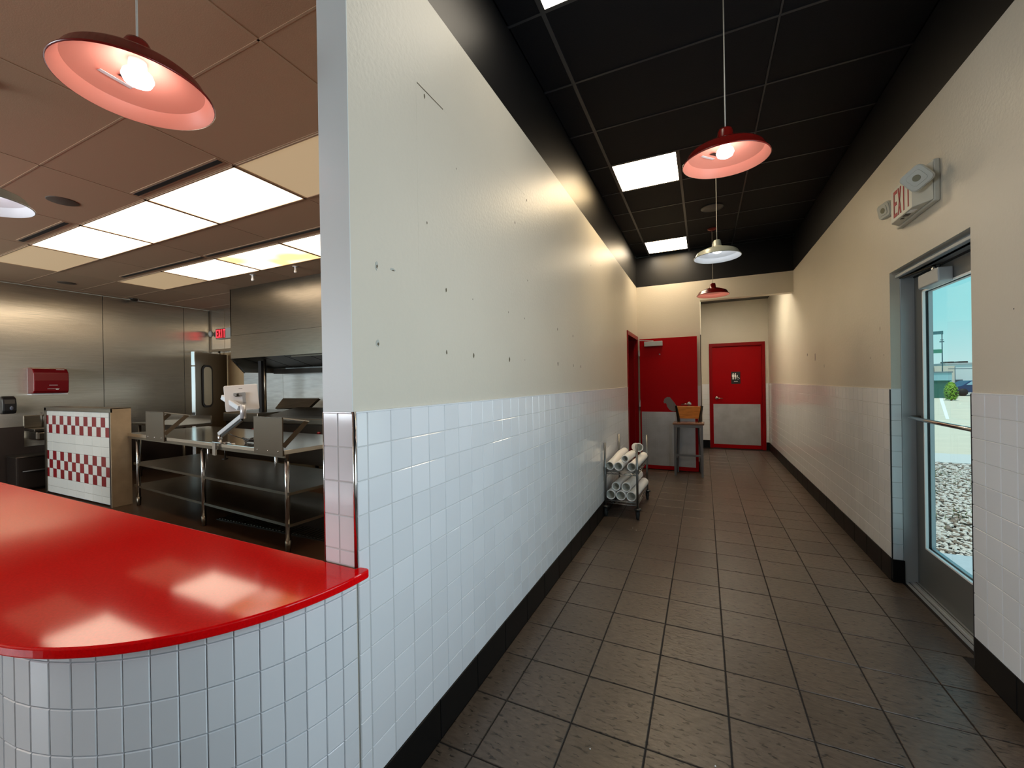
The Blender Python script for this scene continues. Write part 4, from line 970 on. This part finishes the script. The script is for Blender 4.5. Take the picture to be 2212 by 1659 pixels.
def cups(p0, pts_, r, label, cap=None):
    """sleeve of nested paper cups; p0 is the open mouth"""
    path = [Vector(p0)]+[Vector(p) for p in pts_]
    fine = []
    for i in range(len(path)-1):
        for k in range(6): fine.append(path[i].lerp(path[i+1], k/6))
    fine.append(path[-1])
    for _ in range(4): fine = [fine[0]]+[(fine[i-1]+fine[i]*2+fine[i+1])/4 for i in range(1, len(fine)-1)]+[fine[-1]]
    g_ = thing('cup_sleeve', label, 'paper cups', p0, 'sleeves of nested paper cups on the wire cart')
    rr = [r]*len(fine)
    MB().tube(fine, rr, 22, caps=False).build('sleeve', PAPER, g_)
    d = (fine[1]-fine[0]).normalized(); q = d.to_track_quat('Z', 'Y').to_matrix().to_4x4(); M = TR(*fine[0]) @ q
    MB().lathe([(r, 0), (r+.003, -.004), (r+.001, -.010), (r-.004, -.011), (r-.007, -.006), (r-.008, .004)], 26, M).build('rim', PAPER, g_)
    MB().lathe([(r-.008, .0), (r-.012, .05), (r-.016, .10), (.001, .101)], 26, M).build('inside', PAPERI, g_)
    for k in (1, 2):
        MB().lathe([(r+.0005, .012*k), (r+.002, .012*k+.003), (r+.0005, .012*k+.006)], 26, M).build('rim', PAPER, g_)
    dE = (fine[-1]-fine[-2]).normalized(); q = dE.to_track_quat('Z', 'Y').to_matrix().to_4x4()
    MB().lathe([(r, 0), (r-.006, .012), (.001, .014)], 22, TR(*fine[-1]) @ q).build('end', cap or PAPER, g_)
cups((-.935, 4.50, .234), [(-.92, 4.85, .234), (-.90, 5.2, .234)], .050, 'bottom shelf cup sleeve nearest the wall, lowest row')
cups((-.826, 4.50, .234), [(-.81, 4.85, .234), (-.79, 5.2, .234)], .050, 'bottom shelf cup sleeve in the middle of the lowest row')
cups((-.717, 4.50, .234), [(-.695, 4.88, .234), (-.675, 5.22, .234)], .050, 'bottom shelf cup sleeve with a red end, at the aisle side', REDPL)
cups((-.881, 4.52, .324), [(-.862, 4.85, .324), (-.845, 5.15, .324)], .044, 'upper left cup sleeve of the bottom shelf pile')
cups((-.772, 4.52, .324), [(-.752, 4.85, .324), (-.735, 5.22, .324)], .048, 'upper right cup sleeve of the bottom shelf pile')
cups((-.940, 4.50, .548), [(-.93, 4.75, .565), (-.915, 5.0, .60), (-.900, 5.2, .60)], .044, 'bowed cup sleeve nearest the wall on the top shelf')
cups((-.847, 4.50, .548), [(-.835, 4.75, .555), (-.815, 5.0, .58), (-.798, 5.15, .58)], .045, 'second cup sleeve from the wall on the top shelf')
cups((-.708, 4.50, .550), [(-.69, 4.8, .552), (-.675, 5.20, .556)], .046, 'straight cup sleeve at the aisle side of the top shelf')
cups((-.787, 4.56, .622), [(-.772, 4.68, .628), (-.755, 4.80, .634)], .038, 'short narrow cup sleeve lying on top of the others')
cups((-.690, 4.90, .700), [(-.71, 4.96, .685), (-.75, 5.08, .676)], .048, 'short tilted cup sleeve at the back with its mouth up')

# ================================================================== OUTSIDE, seen through the glass door
struct(MB().box(1.40, 4.6, 2.0, 5.05, -.25, -.15).build('floor_stoop', mat('concrete', lin(168, 182, 190), .8, noise=(20, .06, 4))))
lotm = mat('parking_lot_concrete', lin(205, 196, 176), .9, noise=(.5, .10, 5, (1, 6, 1)))
lot = struct(MB().box(-30, 90, 10.4, 57, -.35, -.16).box(4.6, 90, -30, 10.4, -.35, -.16).build('floor_lot', lotm))
MB().box(1.6, 40, 10.4, 11.6, -.17, -.15).build('kerb', mat('kerb_concrete', lin(196, 198, 196), .8), lot)
MB().box(5, 90, 57, 58, -.2, 0).box(5, 90, 49, 50, -.2, -.05).build('kerb', MATS['kerb_concrete'], lot)
struct(MB().box(-60, 160, 57, 150, -.30, -.10).build('floor_street', mat('asphalt', lin(120, 132, 150), .9, noise=(.3, .1, 4))))
bed = struct(MB().box(1.41, 4.6, 5.05, 10.4, -.30, -.175).build('floor_gravel_bed', mat('soil', lin(70, 64, 58), .95, noise=(9, .3, 4))))
me_v = [(-1,-.6,-.4),(.9,-.7,-.3),(1,.5,-.35),(-.8,.7,-.4),(-.6,-.4,.35),(.7,-.3,.45),(.5,.4,.3),(-.5,.45,.4)]
me_f = ((0,3,2,1),(4,5,6,7),(0,1,5,4),(1,2,6,5),(2,3,7,6),(3,0,4,7))
rr_ = random.Random(3)
for part, cnt_, mm_ in (('a', 9000, mat('pale_gravel', lin(206, 200, 194), .85)), ('b', 3600, mat('brown_gravel', lin(132, 116, 104), .85))):
    b = MB()
    for i in range(cnt_):
        x = rr_.uniform(1.6, 4.6); y = rr_.uniform(5.08, 10.38)
        s_ = rr_.uniform(.010, .028); M = TR(x, y, -.17+rr_.uniform(0, .02)) @ Matrix.Rotation(rr_.uniform(0, 6.28), 4, 'Z') @ Matrix.Rotation(rr_.uniform(-.5, .5), 4, 'X') @ Matrix.Diagonal((s_*1.3, s_, s_*.7, 1))
        b.add([M @ Vector(v) for v in me_v], me_f)
    o = b.build('gravel', mm_, bed, kind='stuff')
b = MB()
for i in range(700):
    cl_ = rr_.choice(((2.6, 8.2, .35), (3.4, 9.3, .3), (2.9, 6.4, .25), (3.6, 8.6, .4), (2.7, 5.3, .12)))
    x = rr_.gauss(cl_[0], cl_[2]); y = rr_.gauss(cl_[1], cl_[2])
    if not (1.7 < x < 4.5 and 5.1 < y < 10.3): continue
    h_ = rr_.uniform(.03, .08); a_ = rr_.uniform(0, 6.28); dx, dy = math.cos(a_)*.004, math.sin(a_)*.004
    b.add([(x-dx, y-dy, -.17), (x+dx, y+dy, -.17), (x+rr_.uniform(-.03, .03), y+rr_.uniform(-.03, .03), -.15+h_)], [(0, 1, 2)])
b.build('weeds', mat('weed_green', lin(92, 110, 60), .8), bed, kind='stuff')
# painted stripe on the lot
MB().add([(16.2, 42.0, -.158), (16.38, 41.95, -.158), (8.38, 21.0, -.158), (8.30, 21.05, -.158)], [(0,1,2,3)]).build('painted_stripe', mat('stripe_paint', lin(232, 232, 226), .8), lot)
# shrub
t_ = thing('round_shrub', 'small bright green bush on the parking lot edge', 'shrub', (14.9, 37.1, -.16))
b = MB(); rr_ = random.Random(5)
for i in range(900):
    th2 = rr_.uniform(0, 2*PI); h_ = rr_.uniform(0, 1); rad = .33*math.sqrt(max(.02, 1-(2*h_-.85)**2*.72))*rr_.uniform(.75, 1.08)
    c_ = Vector((14.9+rad*math.cos(th2), 37.1+rad*math.sin(th2), -.10+h_*1.15)); n_ = Vector((math.cos(th2), math.sin(th2), rr_.uniform(0, 1))).normalized()
    q = n_.to_track_quat('Z', 'Y').to_matrix().to_4x4() @ RZ(rr_.uniform(0, 6)); s_ = rr_.uniform(.04, .075); M = TR(*c_) @ q
    b.add([M @ Vector(p) for p in ((-s_, 0, 0), (0, -s_*.5, .01), (s_, 0, .015), (0, s_*.5, .01))], [(0, 1, 2, 3)])
b.build('foliage', mat('leaf_green', lin(120, 160, 40), .6), t_, kind='stuff')
MB().ball((14.9, 37.1, .45), .30, 14, 9, (1, 1, 1.75)).tube([(14.9, 37.1, -.16), (14.9, 37.1, .3)], .04, 8).build('stem', mat('dark_leaf', lin(54, 80, 26), .8), t_)
# utility boxes, car, building, sign
t_ = thing('green_utility_box', 'dark green utility box beside the bush', 'utility box', (16.2, 42.0, -.1))
MB().box(15.5, 16.55, 41.3, 42.3, -.16, 1.08).build('cabinet', mat('utility_green', lin(44, 96, 84), .6), t_, bevel=.03)
MB().box(15.45, 16.6, 41.25, 42.35, 1.08, 1.16).build('lid', MATS['utility_green'], t_)
t_ = thing('enclosure_wall', 'pale blue grey screen wall behind the utility box', 'wall', (16.6, 44.5, -.1))
MB().box(14.5, 17.9, 44.4, 44.6, -.16, 1.75).build('panel', mat('screen_wall', lin(150, 190, 200), .7), t_)
MB().box(14.45, 17.95, 44.35, 44.65, 1.75, 1.85).build('coping', mat('coping', lin(110, 130, 140), .7), t_)
t_ = thing('parked_car', 'dark blue car parked in front of the white building', 'car', (19.9, 46.5, -.16))
CM = TR(20.3, 46.6, -.10)
body_ = [(-1.9, .25), (-1.85, .62), (-1.2, .80), (-.75, 1.18), (.75, 1.20), (1.35, .86), (2.0, .74), (2.05, .30), (1.9, .22), (-1.8, .22)]
MB().prism(body_, -.85, .85, CM @ Matrix.Rotation(PI/2, 4, 'X')).build('body', mat('car_paint', lin(46, 66, 104), .25, .3), t_, bevel=.05)
MB().prism([(-1.02, .84), (-.70, 1.12), (.70, 1.14), (1.12, .86)], -.87, .87, CM @ Matrix.Rotation(PI/2, 4, 'X')).build('windows', mat('car_glass', lin(150, 185, 205), .1), t_)
for x in (-1.2, 1.25):
    for y in (-.78, .78): MB().lathe([(.001, -.09), (.30, -.09), (.30, .09), (.001, .09)], 18, CM @ TR(x, y, .25) @ Matrix.Rotation(PI/2, 4, 'X')).build('wheel', RUBBER, t_)
t_ = thing('white_building', 'long low white building across the parking lot', 'building', (34, 66, 0))
MB().box(25.7, 70, 65, 85, -.15, 2.85).build('wall', mat('white_facade', lin(232, 232, 226), .8), t_)
MB().box(25.6, 70, 64.9, 85, 2.85, 3.0).build('coping', mat('roof_edge', lin(190, 192, 190), .7), t_)
for x in (26.0, 27.2, 29.0): MB().box(x, x+.8, 66, 67, 3.0, 3.2).build('roof_unit', BRASSD, t_)
MB().box(26.4, 27.1, 64.93, 65, .75, 1.05).build('window', mat('far_window', lin(70, 84, 96), .3), t_)
t_ = thing('beige_building', 'beige low building behind the sign posts', 'building', (20, 62, 0))
MB().box(17, 23.3, 61.5, 66, -.15, 2.45).box(23.4, 25.1, 61.6, 66, -.15, 2.62).build('wall', mat('beige_facade', lin(222, 206, 188), .8), t_)
t_ = thing('pole_sign', 'tall twin-post sign with two dark green boards', 'sign', (21.4, 56.1, 0))
for x, y in ((21.05, 56.2), (21.84, 55.9)): MB().tube([(x, y, -.16), (x, y, 6.05)], .05, 8).build('post', mat('sign_post', lin(70, 100, 110), .5) if 'sign_post' not in MATS else MATS['sign_post'], t_)
MB().bar((20.4, 56.45, 5.88), (21.92, 55.86, 5.88), .12, .32).build('board', mat('sign_teal', lin(62, 108, 116), .5), t_)
MB().bar((20.4, 56.45, 4.01), (21.84, 55.9, 4.01), .12, .38).build('board', mat('sign_green', lin(60, 132, 110), .5), t_)
MB().bar((21.66, 55.95, 4.96), (21.98, 55.85, 4.96), .08, .12).bar((21.72, 55.95, 5.14), (21.92, 55.85, 5.14), .08, .08).build('lamp_arm', MATS['sign_post'], t_)
t_ = thing('utility_pole', 'thin utility pole with a cross arm in front of the white building', 'pole', (20.75, 50.94, 0))
MB().tube([(20.75, 50.94, -.1), (20.75, 50.94, 2.35)], .03, 8).build('post', MATS['sign_post'], t_)
MB().bar((20.35, 51.1, 2.14), (21.75, 50.52, 2.10), .04, .05).build('cross_arm', MATS['sign_post'], t_)
t_ = thing('far_tree', 'distant tree top above the beige building', 'tree', (23, 69, 0))
b = MB(); rr_ = random.Random(9)
for i in range(500):
    c_ = Vector((23.0+rr_.gauss(0, .7), 69+rr_.gauss(0, .5), 2.75+rr_.gauss(0, .4))); s_ = rr_.uniform(.08, .18)
    a_ = rr_.uniform(0, 6.28); b.add([c_+Vector((s_*math.cos(a_), s_*math.sin(a_), 0)), c_+Vector((0, 0, s_)), c_-Vector((s_*math.cos(a_), s_*math.sin(a_), 0)), c_-Vector((0, 0, s_))], [(0, 1, 2, 3)])
b.build('crown', mat('far_leaf', lin(96, 150, 110), .8), t_, kind='stuff')
MB().tube([(23.0, 69, -.1), (23.0, 69, 2.6)], .15, 8).build('trunk', BRASSD, t_)
